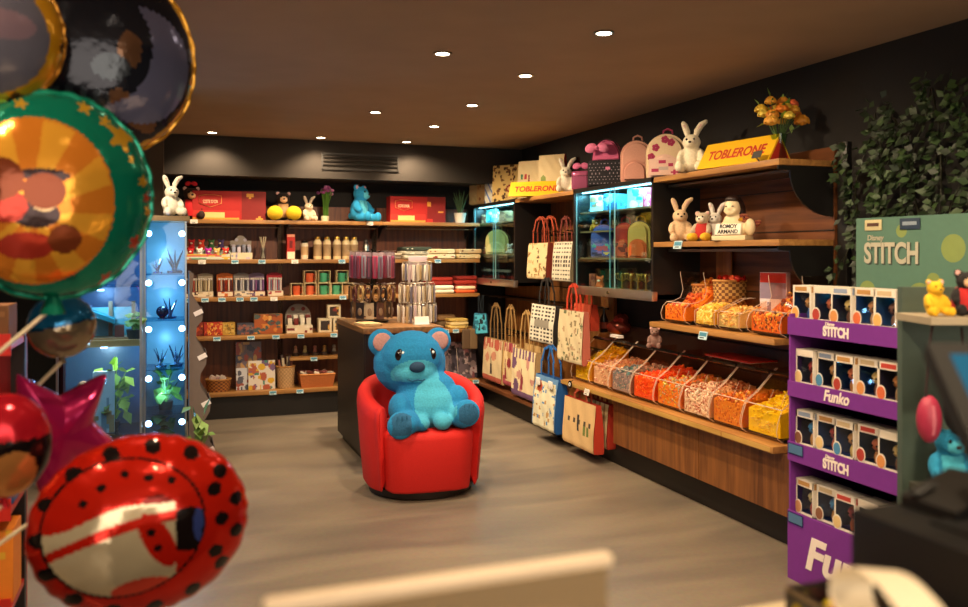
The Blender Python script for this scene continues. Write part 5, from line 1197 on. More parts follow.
tag(o, 'dense hanging green ivy covering the right wall behind the purple stand', 'ivy', None, 'stuff')
# ================= LIT GLASS TOWER AND CASE, LEFT =================
t = thing('display_tower', 'tall glass display tower lit blue at the left of the back shelves', 'display case', (-.03, 6.28, 0))
w, d = .27, .36; hx, hy = w / 2, d / 2
FR = mat('#9aa4ac', 'metal'); TGL = clear('#cfe8ff', .02, .96, 'tower_glass')
mb = MB(); mb.bx(-hx - .01, hx + .02, -hy - .01, hy + .01, 1.715, 1.75, 0, .003); mb.build('top_board', wood('#6a563c', '#94805c', 'x', 5), t)
mb = MB(); mb.bx(-hx, hx, -hy, hy, 0, .1); mb.build('base', mat('#1c1c20', 'gloss'), t)
mb = MB(); mb.bx(-hx + .01, hx - .01, hy - .014, hy - .006, .1, 1.714); mb.build('back_panel', mat('#9ab4b4', 'gloss', .3), t)
for x, y in ((-hx, -hy), (hx, -hy), (-hx, hy), (hx, hy)):
    mb = MB(); mb.box((x - .006 * (1 if x > 0 else -1), y - .006 * (1 if y > 0 else -1), .907), (.012, .012, 1.613)); mb.build('post', FR, t)
for a in (('front', -hx + .012, hx - .012, -hy + .003, -hy + .007), ('side', hx - .007, hx - .003, -hy + .012, hy - .014), ('side', -hx + .003, -hx + .007, -hy + .012, hy - .014)):
    mb = MB(); mb.bx(a[1], a[2], a[3], a[4], .101, 1.714); mb.build('glass_' + a[0], TGL, t)
SHZ = [.42, .72, 1.05, 1.36]
LEDM = glow('#d8f0ff', 26)
for z in SHZ:
    mb = MB(); mb.bx(-hx + .014, hx - .014, -hy + .014, hy - .018, z - .008, z); mb.build('shelf', clear('#bfe4f0', .04, .9, 'shelf_glass'), t)
for z in (1.63, 1.3, .99, .66, .36):
    for s in (-1, 1):
        mb = MB(); mb.cyl((s * (hx - .03), -hy + .028, z), (s * (hx - .03), -hy + .014, z), .022, n=16); hd = mb.build('lamp', mat('#c8d0d8', 'metal'), t)
        mb = MB(); mb.cyl((s * (hx - .03), -hy + .0139, z), (s * (hx - .03), -hy + .0125, z), .0195, n=16); mb.build('lamp_face', LEDM, hd)
for z, e in ((1.5, 2.6), (1.2, 2.2), (.88, 2.2), (.55, 2)):
    L = bpy.data.lights.new('tower_lamp', 'POINT'); L.energy = e; L.color = (.46, .84, 1); L.shadow_soft_size = .03
    o = bpy.data.objects.new('tower_lamp', L); C.objects.link(o); o.location = (-.03, 6.2, z)
CR = mat('#cfe2f4', 'metal', .12)
def crystal(label, x, z, h, y=6.24, first=[None]):
    if first[0]: c = dup(first[0], (x, y, z), RND.uniform(0, 3), label); c.scale = (h / .1,) * 3; return c
    t = thing('crystal_ornament', label, 'ornament', (x, y, z), 0, 'crystal ornaments in the lit tower'); r = random.Random(2)
    mb = MB(); mb.lathe([(0, 0), (.028, 0), (.03, .01), (.012, .02), (0, .02)], n=8); mb.build('base', CR, t)
    for k in range(6):
        mb = MB(); a = k * 1.05; mb.cyl((0, 0, .015), (.035 * math.cos(a), .035 * math.sin(a), .06 + .04 * r.random()), .007, .001, 5); mb.build('spike', CR, t)
    first[0] = t; return t
for i, (x, z, h, lb) in enumerate(((-.08, 1.361, .2, 'tall crystal ornament at the left of the tower top shelf'), (.03, 1.361, .17, 'crystal ornament at the right of the tower top shelf'), (.0, 1.051, .14, 'crystal ornament alone in the middle of the second tower shelf'), (-.06, .721, .13, 'crystal ornament at the left of the third tower shelf'), (.04, .721, .15, 'crystal ornament at the right of the third tower shelf'))): crystal(lb, x, z, h)
t = thing('round_trinket', 'dark ball trinket beside the crystal on the second tower shelf', 'ornament', (-.05, 6.2, 1.051))
mb = MB(); mb.lathe([(0, 0), (.03, 0), (.03, .01), (.015, .015), (0, .015)], n=16); mb.build('foot', CR, t)
mb = MB(); mb.ball((0, 0, .05), .04); mb.build('ball', mat('#1a2030', 'gloss'), t)
def leafy(label, x, y, z, spread, h, n, seed, cols=('#6a8a2c', '#86a63c', '#4a6a24'), pot=True, Lf=(.09, .15)):
    t = thing('artificial_plant', label, 'plant', (x, y, z)); r = random.Random(seed)
    mb = MB(); mb.lathe([(0, 0), (.04, 0), (.05, .06), (.044, .06), (0, .045)], n=18); mb.build('pot', mat('#3a3a34', 'plain'), t)
    for k in range(n):
        a = r.uniform(0, 2 * PI); q = spread * r.uniform(.25, 1); p = Vector((q * math.cos(a) * .6, q * math.sin(a) * .5, .05 + h * r.uniform(.2, .95)))
        mb = MB(); mb.tube([(0, 0, .04), (p.x * .5, p.y * .5, p.z * .75), tuple(p)], .0025, 4); leafshape(mb, p, Vector((p.x * 3, p.y * 3 - .2, r.uniform(-.7, .4))), Vector((0, -.4, 1)), r.uniform(*Lf), r.uniform(.05, .08))
        mb.build('leaf_stem', mat(cols[k % 3], 'leaf'), t)
    return t
leafy('leafy green artificial plant on the lower tower shelf', -.03, 6.28, .421, .11, .24, 26, 5, Lf=(.05, .09))
leafy('dark leafy artificial plant in the tower base', -.04, 6.28, .101, .1, .26, 22, 6, ('#4a6a2c', '#5f8038', '#38542a'), Lf=(.05, .09))
leafy('broad-leafed artificial plant on the floor between the tower and the wavy display', (.17), 5.95, .0, .1, .5, 16, 8, ('#5a7a30', '#6f8f3c', '#4a6828'), Lf=(.1, .16))
# left case
t = thing('display_case', 'wide glass case with a toy house left of the lit tower', 'display case', (-.42, 6.12, 0))
w, d = .5, .4; hx, hy = w / 2, d / 2
mb = MB(); mb.bx(-hx, hx, -hy, hy, 0, .34); mb.build('base', mat('#22262c', 'gloss'), t)
for x, y in ((-hx, -hy), (hx, -hy), (-hx, hy), (hx, hy)):
    mb = MB(); mb.box((x - .007 * (1 if x > 0 else -1), y - .007 * (1 if y > 0 else -1), 1.04), (.014, .014, 1.4)); mb.build('post', FR, t)
mb = MB(); mb.bx(-hx, hx, -hy, hy, 1.74, 1.77); mb.build('top_board', mat('#2a2a2e', 'gloss'), t)
mb = MB(); mb.bx(-hx + .015, hx - .015, hy - .02, hy - .012, .341, 1.739); mb.build('back_panel', mat('#4a6478', 'gloss', .3), t)
mb = MB(); mb.bx(-hx + .015, hx - .015, -hy + .003, -hy + .007, .341, 1.739); mb.build('glass_front', TGL, t)
mb = MB(); mb.bx(-hx + .015, hx - .015, -hy + .02, hy - .022, .9, .94); mb.build('shelf', wood('#b07a3a', '#d89a54', 'x', 5), t)
mb = MB(); mb.bx(-hx + .015, hx - .015, -hy + .02, hy - .022, 1.28, 1.288); mb.build('glass_shelf', clear('#bfe4f0', .04, .9, 'shelf_glass'), t)
for x, z, e, c in ((-.42, 1.66, 2, (.4, .55, 1)), (-.42, 1.22, 3, (.6, .8, 1)), (-.4, .85, 4.5, (.95, 1, .85))):
    L = bpy.data.lights.new('case_lamp', 'POINT'); L.energy = e; L.color = c; L.shadow_soft_size = .04
    o = bpy.data.objects.new('case_lamp', L); C.objects.link(o); o.location = (x, 6.0, z)
    mb = MB(); mb.cyl((x + .42, -.12, z + .045 if z < 1.6 else 1.739), (x + .42, -.12, (z + .045 if z < 1.6 else 1.739) - .008), .02, n=16); mb.build('lamp', glow('#d8f0ff', 12), t)
t = thing('toy_house', 'turquoise-roofed toy house with wooden walls in the left case', 'toy', (-.4, 6.08, .941))
mb = MB(); mb.bx(-.18, .18, -.08, .1, 0, .012); mb.build('floor_board', wood('#a87a4a', '#c89a68', 'x', 5), t)
for x in (-.17, .03, .17):
    mb = MB(); mb.bx(x - .012, x + .012, .06, .085, .012, .24); mb.build('post', wood('#94704a', '#c09a6a', 'z', 5), t)
mb = MB(); mb.prism([(-.19, .2), (.06, .1), (.06, .13), (-.19, .235)], -.07, .09); mb.build('roof', mat('#2f9a98', 'gloss', .4), t)
mb = MB(); mb.bx(-.17, .17, .08, .092, .012, .2); mb.build('back_wall', mat('#7ab8b4', 'paper'), t)
for x in (-.11, .09):
    mb = MB(); mb.bx(x - .028, x + .028, -.05, -.02, .012, .09); mb.build('door', mat('#8a4a3a', 'plain'), t)
leafy('feathery lime artificial plant on the case floor beside the toy house', -.36, 6.08, .342, .15, .4, 40, 11, ('#8aa83c', '#a2bc48', '#6a8a30'), Lf=(.05, .12))
leafy('small pale green artificial plant beside the toy house', -.22, 6.02, .941, .07, .16, 16, 12, ('#9ab84a', '#b0c868', '#7a9a40'), Lf=(.03, .06))
t = thing('figurine', 'small red and tan figurine on the case floor', 'figurine', (-.52, 6.0, .342))
mb = MB(); mb.lathe([(0, 0), (.05, 0), (.05, .03), (.035, .2), (.02, .26), (0, .27)], n=16); mb.build('robe', mat('#7a2a24', 'gloss', .4), t)
mb = MB(); mb.ball((0, 0, .3), .04); mb.build('head', mat('#c8906a', 'gloss', .4), t)
t = print_box('picture_card', 'tall pale picture card leaning on the case floor', 'card', (-.4, 5.98, .342), .2, .13, .01, .4, ['#c8d0c8', '#8a9a9a', '#b08a5a'], None, 8, 14)
# wavy cardboard floor display
t = thing('cardboard_display', 'narrow wavy-edged grey cardboard rack with white card strips beside the tower', 'display rack', (.12, 6.28, 0))
z_levels = [.1, .42, .74, 1.04]
out = [(0, 0), (.1, 0)]
for i, z in enumerate(z_levels):
    ww = .15 - .025 * i
    out += [(ww + .01, z), (ww + .015, z + .06), (ww - .02, z + .12), (ww - .055, z + .18), (ww - .05, z + .26)]
out += [(.03, 1.36), (0, 1.38)]
for y in (-.17, .165):
    mb = MB(); mb.prism(out, y, y + .006); mb.build('side_panel', mat('#6a5c56', 'paper'), t)
mb = MB(); mb.bx(0, .006, -.164, .165, 0, 1.36); mb.build('back_panel', mat('#5a4e4a', 'paper'), t)
for i, z in enumerate(z_levels):
    ww = .15 - .025 * i
    mb = MB(); mb.bx(.008, ww - .01, -.162, .163, z, z + .008); s_ = mb.build('shelf', mat('#6a5c56', 'paper'), t)
    mb = MB(); mb.box((ww - .015, -.1735, z + .055), (.06, .004, .032), 0, (0, -.45, 0)); mb.build('card_strip', mat('#e8e0e0', 'paper'), s_)
    mb = MB(); mb.box((ww + .004, 0, z + .045), (.006, .32, .07), 0, (0, .25, 0)); mb.build('front_lip', mat('#4a4044', 'paper'), s_)
# ================= RED RACK, LOWER LEFT =================
t = thing('product_rack', 'tall red product rack with black uprights behind the balloons', 'rack', (-.78, 3.3, 0))
mb = MB(); mb.bx(-.42, .3, .1, .13, 0, 1.2); mb.build('back_panel', mat('#b0140f', 'gloss', .45), t)
for x in (-.4, -.1, .14, .28):
    mb = MB(); mb.bx(x - .022, x + .022, .06, .1, 0, 1.22); mb.build('upright', mat('#1a1212', 'plain'), t)
for z in (.34, .66, .98, 1.19):
    mb = MB(); mb.bx(-.42, .3, -.2, .099, z, z + .02); sh = mb.build('shelf', mat('#c01c12', 'gloss', .4), t)
    mb = MB(); mb.bx(-.42, .3, -.206, -.2, z - .02, z + .05); mb.build('front_lip', mat('#d8281a', 'gloss', .4), sh)
for i, (x, z, c, lb) in enumerate(((-.3, .361, '#d8281a', 'red carton on the bottom shelf of the red rack'), (-.02, .361, '#e8701c', 'orange carton in the middle of the red rack bottom shelf'), (.2, .361, '#f08a24', 'bright orange carton at the right of the red rack bottom shelf'), (-.3, .681, '#a81414', 'dark red carton on the middle shelf of the red rack'), (.0, .681, '#c81e18', 'red carton in the middle of the red rack'), (.2, .681, '#2a5a98', 'blue carton on the middle shelf of the red rack'), (-.02, 1.001, '#b8181a', 'red carton on the upper shelf of the red rack'), (-.28, 1.001, '#8a4a20', 'brown carton on the upper shelf of the red rack'))):
    print_box('carton', lb, 'carton', (-.78 + x, 3.22, z), 0, .2, .16, .24, [c, '#e8b030', '#7a1010'], blobs(i, 4, 2, .08, .2), 10, 10)
print_box('carton', 'brown carton on the very top of the red rack', 'carton', (-.6, 3.2, 1.211), 0, .22, .16, .12, ['#7a4e2a', '#94643a', '#5a3820'], blobs(5, 5, 2, .1, .25))
# ================= FOIL BALLOONS =================
BUCK = Vector((-.72, 1.5, 0))
t = thing('balloon_stand', 'weighted black stand holding the balloon sticks outside the left edge', 'stand', BUCK)
mb = MB(); mb.lathe([(0, 0), (.16, 0), (.16, .03), (.03, .05), (0, .05)]); mb.build('base', mat(BLK, 'plain'), t)
mb = MB(); mb.cyl((0, 0, .05), (0, 0, .72), .02); mb.build('pole', mat(BLK, 'plain'), t)
mb = MB(); mb.lathe([(0, .70), (.06, .72), (.06, .78), (.05, .78), (.05, .73), (0, .72)]); mb.build('cup', mat(BLK, 'plain'), t)
STICK = mat('#d8c8a8', 'gloss', .4)
def balloon(name, label, px, py, d, R, T, mats, fn, turn=(0, 0), rim=None, shape=None, rough=None, squash=1, n=128, rings=40, stick=True, roll=0, straight=0):
    c = at_d(px, py, d); t = thing(name, label, 'balloon', c)
    face = (Vector((0, 0, EYE)) - c); a = math.atan2(face.y, face.x) + PI / 2
    t.rotation_euler = (turn[0], roll, a + turn[1])
    mb = MB(); P = {}
    for s in (-1, 1):
        prev = None; cv = mb.bm.verts.new((0, s * T, 0))
        for i in range(1, rings + 1):
            f = math.sin(PI / 2 * i / rings); row = []
            for k in range(n):
                th = 2 * PI * k / n; r_ = R * (shape(th) if shape else 1)
                pucker = 1 + .007 * math.sin(th * 22 + 2 * math.sin(th * 5)) * f ** 8
                zz = T * max(0, 1 - f ** 2.3) ** .55 * (1 + .03 * math.sin(th * 22) * f ** 6)
                if i == rings and s == 1: row.append(P[k]); continue
                v = mb.bm.verts.new((r_ * f * pucker * math.cos(th), s * zz, r_ * f * pucker * math.sin(th) * squash))
                if i == rings: P[k] = v
                row.append(v)
            for k in range(n):
                j = (k + 1) % n
                q = (cv, row[k], row[j]) if prev is None else (prev[k], row[k], row[j], prev[j])
                fc = mb.bm.faces.new(q if s > 0 else q[::-1])
                m = Vector((0, 0, 0))
                for v in q: m += v.co
                m /= len(q); rr = R
                fc.material_index = fn(m.x / R, m.z / R / squash) 
            prev = row
    bmesh.ops.recalc_face_normals(mb.bm, faces=mb.bm.faces[:])
    env = mb.build('envelope', [mat(c_, 'foil', rough) for c_ in mats], t, sharp=70)
    if rim:
        mb = MB(); pts = []
        for k in range(n):
            th = 2 * PI * k / n; r_ = R * (shape(th) if shape else 1) * (1.012 + .007 * math.sin(th * 22 + 2 * math.sin(th * 5)))
            pts.append((r_ * math.cos(th), .0015 * math.sin(th * 22), r_ * math.sin(th) * squash))
        mb.tube(pts, R * .028, 8, 0, True); mb.build('seam', mat(rim, 'foil', rough), t)
    if stick:
        mb = MB(); mb.cyl((0, 0, -R * squash * .98), (0, 0, -R * squash * 1.16), R * .06, R * .13, 10); mb.build('neck', mat(mats[0], 'foil'), t)
        bpy.context.view_layer.update()
        tip = Vector((0, 0, -R * squash * 1.1)); end = t.matrix_world.inverted() @ (BUCK + Vector((RND.uniform(-.02, .02), RND.uniform(-.02, .02), .74)))
        mb = MB(); mid = tip.lerp(end, .5) + Vector((0, .22 if straight else 0, 0)); mb.tube([tip, tip.lerp(mid, .5) + Vector((0, .05 if straight else 0, 0)), mid, mid.lerp(end, .5) + Vector((0, .03 if straight else 0, 0)), end], .005, 8); mb.build('stick', STICK, t)
    return t
def b_night(x, z):
    r = math.hypot(x, z)
    if r > .93: return 1
    if math.hypot(x - .25, z + .05) < .62 and not math.hypot(x + .25, z - .12) < .62: return 2
    if ((x - .18) / .3) ** 2 + ((z + .45 + x * .5) / .16) ** 2 < 1: return 3
    if ((x + .1) / .22) ** 2 + ((z + .1) / .14) ** 2 < 1: return 4
    if ((x - .1) / .14) ** 2 + ((z - .1) / .2) ** 2 < 1: return 3
    if z < -.35 and (x * 7) % 1 < .5 and x < .1: return 4
    return 0
balloon('foil_balloon', 'dark night-blue foil balloon with a gold rim at the top left', 112, 60, 2.25, .215, .085, ['#20222c', '#b8862a', '#6a6c8c', '#6a4a34', '#3a4048'], b_night, (.12, .25), '#c08a24', rough=.12, squash=1.13, straight=1)
def b_yel(x, z):
    r = math.hypot(x + .1, z + .05)
    if r < .8: return 2 + (((x + .3) / .3) ** 2 + ((z + .3) / .25) ** 2 < 1) + 2 * (((x - .1) / .4) ** 2 + ((z - .1) / .2) ** 2 < 1 and z > -.1)
    return 1 if blobs(3, 12, 1, .03, .06)(x * .5 + .5, z * .5 + .5) else 0
balloon('foil_balloon', 'yellow-rimmed foil balloon with a grey centre cut off by the left corner', -12, 32, 1.85, .158, .06, ['#d0951e', '#3a2a18', '#6a6a7c', '#4a5a68', '#8a7484'], b_yel, (.1, .3), '#b87a18', rough=.14, straight=1)
stars = [(.62, .62, .12), (.85, .18, .05), (.25, .88, .06), (.78, -.45, .06), (-.35, .86, .05), (.93, -.12, .05), (.5, -.82, .06), (.45, .76, .05), (.72, .4, .04), (.9, .02, .04)]
def b_party(x, z):
    xi, zi = x + .22, z + .06
    if math.hypot(xi, zi * .93) < .74:
        if math.hypot(xi, zi * .93) > .72: return 3
        for a, b, ru, rv, c in ((.05, .1, .2, .17, 5), (.05, .02, .13, .11, 6), (-.35, .2, .22, .2, 5), (-.3, -.05, .2, .16, 7), (-.02, -.12, .22, .13, 8), (.25, -.35, .16, .14, 5), (-.1, -.42, .26, .13, 7), (.05, .25, .24, .06, 8)):
            if ((xi - a) / ru) ** 2 + ((zi - b) / rv) ** 2 < 1: return c
        return 3 if math.sin(math.atan2(zi + .1, xi + .1) * 9) > 0 else 4
    for i, (a, b, s) in enumerate(stars):
        th = math.atan2(z - b, x - a)
        if math.hypot(x - a, z - b) < s * (1 + .35 * math.cos(th * 5)): return 1 if i % 3 else 2 if i else 1
    return 0
balloon('foil_balloon', 'green foil balloon with gold stars and a round orange picture, at mid left', 54, 196, 1.95, .215, .09, ['#0f7a62', '#c89a2c', '#b0402c', '#d8822a', '#e8a838', '#7a3a20', '#e0c090', '#b0382a', '#3a2a2c'], b_party, (.05, .2), '#138a70', rough=.14, squash=1.08, straight=1, n=220, rings=64)
balloon('orb_balloon', 'small round balloon, blue above and grey-tan below, under the green one', 62, 326, 2.2, .083, .074, ['#8a7a62', '#1c78b0', '#14486a'], lambda x, z: 1 if z > .15 + .2 * x else 2 if z > .08 + .2 * x else 0, (0, .2), None, rough=.1, n=48, rings=16)
def st(th):
    b = PI / 5; a = (th - .95) % (2 * b); a = min(a, 2 * b - a); ri = .5
    return min(.97, ri * math.sin(b) / (math.sin(a) + ri * math.sin(b - a)))
balloon('star_balloon', 'magenta star-shaped foil balloon with sharp shiny points', 55, 432, 2.12, .185, .055, ['#b01c5c'], lambda x, z: 0, (.1, .35), None, st, .12, 1, 120, 30, roll=.1)
balloon('foil_balloon', 'red, black and tan foil balloon cut off by the left edge', 4, 446, 1.74, .09, .045, ['#c01c2c', '#1c1416', '#c8884a'], lambda x, z: 2 if ((x - .1) / .5) ** 2 + ((z + .5) / .45) ** 2 < 1 else 1 if abs(z + .02) < .16 or (z < 0 and abs(x) > .4) else 0, (0, .2), None, None, .14, 1.2, 64, 20)
rr = random.Random(9)
def b_dots(x, z):
    xi, zi = x + .2, z - .05
    e = math.hypot(xi / .7, zi / .74)
    if e < 1:
        if e > .965: return 1
        if (z + .05 * math.sin(x * 6)) > .28 + .2 * x or x > .22: 
            if ((x - .33) / .2) ** 2 + ((z + .05) / .24) ** 2 < 1: return 1 if ((x - .45) / .07) ** 2 + ((z + .02) / .2) ** 2 > 1 else 4
            if ((x - .05) / .14) ** 2 + ((z - .25) / .12) ** 2 < 1: return 5
            if any(math.hypot(x - a, z - b) < .04 for a, b in ((-.2, .62), (-.4, .5), (.0, .55), (.2, .5), (-.55, .36))): return 1
            return 3 if ((x + .0) / .3) ** 2 + ((z - .12) / .12) ** 2 < 1 else 0
        if abs(z + .12 - .28 * (x + .9) + .25 * (x + .3) ** 2) < .055: return 0
        if ((x - .02 + .35 * z) / .13) ** 2 + ((z + .12) / .3) ** 2 < 1: return 1 if math.hypot(x - .06, z + .2) < .04 or math.hypot(x - .0, z + .02) < .04 else 0
        if ((x + .05) / .28) ** 2 + ((z + .62) / .12) ** 2 < 1: return 3
        return 2
    for ring, cnt, s in ((.875, 15, .078), ):
        for k in range(cnt):
            a = 2 * PI * k / cnt + .2
            if math.hypot(x - ring * math.cos(a) + .03, z - ring * math.sin(a)) < s: return 1
    for a, b in ((.66, -.01), (.6, .33), (.6, -.36)):
        if math.hypot(x - a, z - b) < .075: return 1
    return 0
balloon('foil_balloon', 'large red foil balloon with black dots and a cream picture in front', 143, 523, 1.8, .22, .1, ['#c8200f', '#1c1414', '#cfc0a0', '#d84a38', '#3a4a90', '#7a1c14'], b_dots, (-.12, .15), None, None, .12, .84, 240, 72)
# ================= PURPLE FIGURE STAND =================
SX0, SX1, SYa, SYb = 2.69, 3.11, 2.58, 3.22
t = thing('figure_stand', 'tall purple and teal cardboard stand of boxed figures at the right', 'display stand', (2.69, 2.9, 0), -PI / 2)
W = .32
PUR, PURD, TEA = mat('#74298c', 'paper'), mat('#451c58', 'paper'), mat('#527a6a', 'paper')
LET = mat('#efe2d8', 'paper')
mb = MB(); mb.bx(-W, W, .4, .42, 0, 1.22); mb.build('back_panel', PURD, t)
for s in (-1, 1):
    mb = MB(); mb.bx(*sorted((s * W, s * (W - .01))), .0, .42, 0, 1.22); sp = mb.build('side_panel', PUR if s < 0 else TEA, t)
    if s > 0:
        for (y, z, q) in ((.08, .98, .035), (.06, .6, .03), (.2, .8, .05), (.14, 1.12, .04), (.3, .5, .06)): mb = MB(); mb.lathe([(0, 0), (q, 0)], (W + .0008, y, z), 20, 0, (0, PI / 2, 0)); mb.build('printed_spot', mat('#8aa05a', 'paper'), sp)
        mb = MB(); mb.bx(W - .002, W + .0015, -.004, .006, 0, 1.22); mb.build('pale_edge', mat('#c8c0c8', 'paper'), sp)
levels = [(1.205, 1.125), (.912, .842), (.632, .545), (.315, None)]
words = ['STITCH', None, 'STITCH', None]
for i, (zt, zb) in enumerate(levels):
    mb = MB(); mb.bx(-W + .011, W - .011, .001, .399, zt - .022, zt - .012); sh = mb.build('shelf', PURD, t)
    mb = MB(); mb.bx(-W, W, -.008, .0, zb if zb else 0, zt); lp = mb.build('front_lip' if zb else 'front_panel', PUR, t)
    if zb:
        mid = (zt + zb) / 2
        if words[i]:
            lettering('lettering', 'STITCH', .058, LET, lp, (-.015, -.0095, mid - .008), (PI / 2, 0, 0), .0008, .0028, 0, .15)
            lettering('lettering', 'Disney', .02, LET, lp, (-.05, -.0095, mid + .026), (PI / 2, 0, 0), .0006, .0005, .1)
        else: lettering('lettering', 'Funko', .068, LET, lp, (-.015, -.0095, mid), (PI / 2, 0, 0), .0008, .002, .25, .15)
    else: lettering('lettering', 'Funko', .2, LET, lp, (.06, -.0095, .15), (PI / 2, 0, 0), .0008, .007, .25, .54)
    if i >= 2:
        mb = MB(); mb.bx(-W + .005, -W + .105, -.013, -.0085, zt - .055, zt - .005); tg = mb.build('ticket_holder', clear('#d8eaf4', .05, .9, 'ticket_plastic'), t)
        mb = MB(); mb.bx(-W + .01, -W + .1, -.0115, -.0095, zt - .05, zt - .01); mb.build('ticket', mat('#7a98b8', 'paper'), tg)
mb = MB(); mb.bx(-W, W, .395, .405, 1.222, 1.665, 0); hd = mb.build('header_board', mat('#557a68', 'paper'), t)
for (x, z, q) in ((-.25, 1.32, .05), (.05, 1.3, .07), (.22, 1.52, .06), (-.05, 1.6, .03), (.12, 1.38, .035)): mb = MB(); mb.lathe([(0, 0), (q, 0)], (x, .3945, z), 24, 0, (PI / 2, 0, 0)); mb.build('printed_spot', mat('#839450', 'paper'), hd)
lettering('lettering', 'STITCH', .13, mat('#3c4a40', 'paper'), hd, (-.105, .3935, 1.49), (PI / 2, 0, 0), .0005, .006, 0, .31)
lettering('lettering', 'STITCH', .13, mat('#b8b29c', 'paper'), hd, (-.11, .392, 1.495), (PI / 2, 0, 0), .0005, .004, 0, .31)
lettering('lettering', 'Disney', .035, mat('#b8b29c', 'paper'), hd, (-.2, .392, 1.57), (PI / 2, 0, 0), .0005, .0006, .1)
for x, c, ww in ((-.21, '#c8bc90', .1), (.0, '#24364c', .11)):
    mb = MB(); mb.box((x, .391, 1.63), (ww, .005, .05), 0, None, .002); mb.build('badge', mat(c, 'paper'), hd)
    mb = MB(); mb.box((x, .3882, 1.632), (ww * .7, .001, .016)); mb.build('badge_strip', mat('#8a98a4' if x > -.1 else '#5a3a2c', 'paper'), hd)
# boxed figures
CARD, WIN = mat('#e2d8c8', 'paper'), mat('#1c2c4c', 'gloss', .3)
TS, FG, FB, EM = mat('#b8884a', 'paper'), mat('#d8904c', 'gloss', .4), mat('#3a5a98', 'gloss', .4), mat('#e0a050', 'paper')
bx0 = None
fig_cols = ['#d8904c', '#c87a3c', '#8a5a3c', '#b03a2c', '#e0b060', '#c89060', '#4a8ab0', '#d86a3a', '#7a4a34', '#e0c080']
tit = ['#b83a2c', '#e0d4c0', '#8a98b0', '#b8884a', '#c8b088']
rowname = ['top', 'second', 'third', 'lowest']; pos = ['farthest', 'second from the far end', 'middle', 'second from the near end', 'nearest']
for i, (zt, zb) in enumerate(levels):
    for k in range(5):
        x = -.25 + .122 * k + (.0 if i else -.02) ; loc = (2.69 + .075 + .012 * (k % 2), 2.9 - x, zt - .0115)
        lb = 'boxed figure on the %s shelf of the purple stand, %s' % (rowname[i], pos[k])
        if bx0 is None:
            w, d, h = .115, .09, .158
            bx0 = thing('figure_box', lb, 'boxed toy', loc, -PI / 2, 'boxed figures on the purple stand')
            mb = MB(); mb.bx(-w / 2, w / 2, d / 2 - .004, d / 2, 0, h); mb.bx(-w / 2, -w / 2 + .003, -d / 2, d / 2, 0, h); mb.bx(w / 2 - .003, w / 2, -d / 2, d / 2, 0, h); mb.bx(-w / 2, w / 2, -d / 2, d / 2, 0, .003); mb.bx(-w / 2, w / 2, -d / 2, d / 2, h - .003, h)
            mb.bx(-w / 2, w / 2, -d / 2 - .001, -d / 2 + .001, h * .8, h); mb.bx(-w / 2, w / 2, -d / 2 - .001, -d / 2 + .001, 0, .01); mb.bx(-w / 2, -w / 2 + .007, -d / 2 - .001, -d / 2 + .001, 0, h); mb.bx(w / 2 - .006, w / 2, -d / 2 - .001, -d / 2 + .001, 0, h)
            cb = mb.build('carton', CARD, bx0)
            mb = MB(); mb.bx(-w / 2 + .004, w / 2 - .004, d / 2 - .0055, d / 2 - .0042, .004, h - .005); mb.bx(-w / 2 + .0032, -w / 2 + .0045, -d / 2 + .002, d / 2 - .005, .004, h - .005); mb.bx(w / 2 - .0045, w / 2 - .0032, -d / 2 + .002, d / 2 - .005, .004, h - .005); mb.bx(-w / 2 + .004, w / 2 - .004, -d / 2 + .002, d / 2 - .005, .0032, .0045); mb.build('back_card', WIN, cb)
            mb = MB(); mb.bx(-w * .36, w * .3, -d / 2 - .0022, -d / 2 - .0012, h * .84, h * .96); mb.build('title_strip', TS, cb)
            mb = MB(); mb.bx(w / 2 + .0002, w / 2 + .001, -d / 2 + .005, d / 2 - .005, h * .8, h * .97); mb.build('side_print', TS, cb)
            mb = MB(); mb.lathe([(0, .001), (.026, .001), (.026, .0), (0, 0)], (-w * .36, -d / 2 - .0014, .03), 20, 0, (PI / 2, 0, 0), 1, 1.25); em = mb.build('emblem', CARD, bx0)
            mb = MB(); mb.lathe([(0, .001), (.021, .001), (.021, .0), (0, 0)], (-w * .36, -d / 2 - .0026, .03), 20, 0, (PI / 2, 0, 0), 1, 1.25); mb.build('emblem_print', EM, em)
            mb = MB(); mb.ball((.012, 0, .078), (.032, .026, .028)); f_ = mb.build('figure_head', FG, bx0)
            mb = MB()
            for s in (-1, 1): mb.ball((.012 + s * .012, -.025, .076), (.005, .003, .005), 0, None, 8, 6)
            mb.build('eyes', mat('#0c0a0a', 'gloss'), f_)
            mb = MB(); mb.lathe([(0, .003), (.017, .003), (.02, .03), (.014, .052), (0, .055)], (.012, 0, 0), 14); mb.build('figure_body', FB, bx0)
            mb = MB(); mb.bx(-w / 2 + .012, w / 2 - .008, -d / 2 + .0012, -d / 2 + .0018, .01, h * .8); mb.build('window', clear('#f4faff', .03, .97, 'box_window'), bx0)
        else:
            q = (i * 3 + k * 7)
            dup(bx0, loc, -PI / 2 + RND.uniform(-.04, .04), lb, None, [(FG, mat(fig_cols[q % 10], 'gloss', .4)), (FB, mat(fig_cols[(q + 4) % 10], 'gloss', .4)), (EM, mat(fig_cols[(q + 6) % 10], 'paper')), (TS, mat(tit[(i + k) % 5], 'paper')), (WIN, mat(('#1c2c4c', '#1c2438', '#24406c', '#30283a')[(q // 2) % 4], 'gloss', .3))])
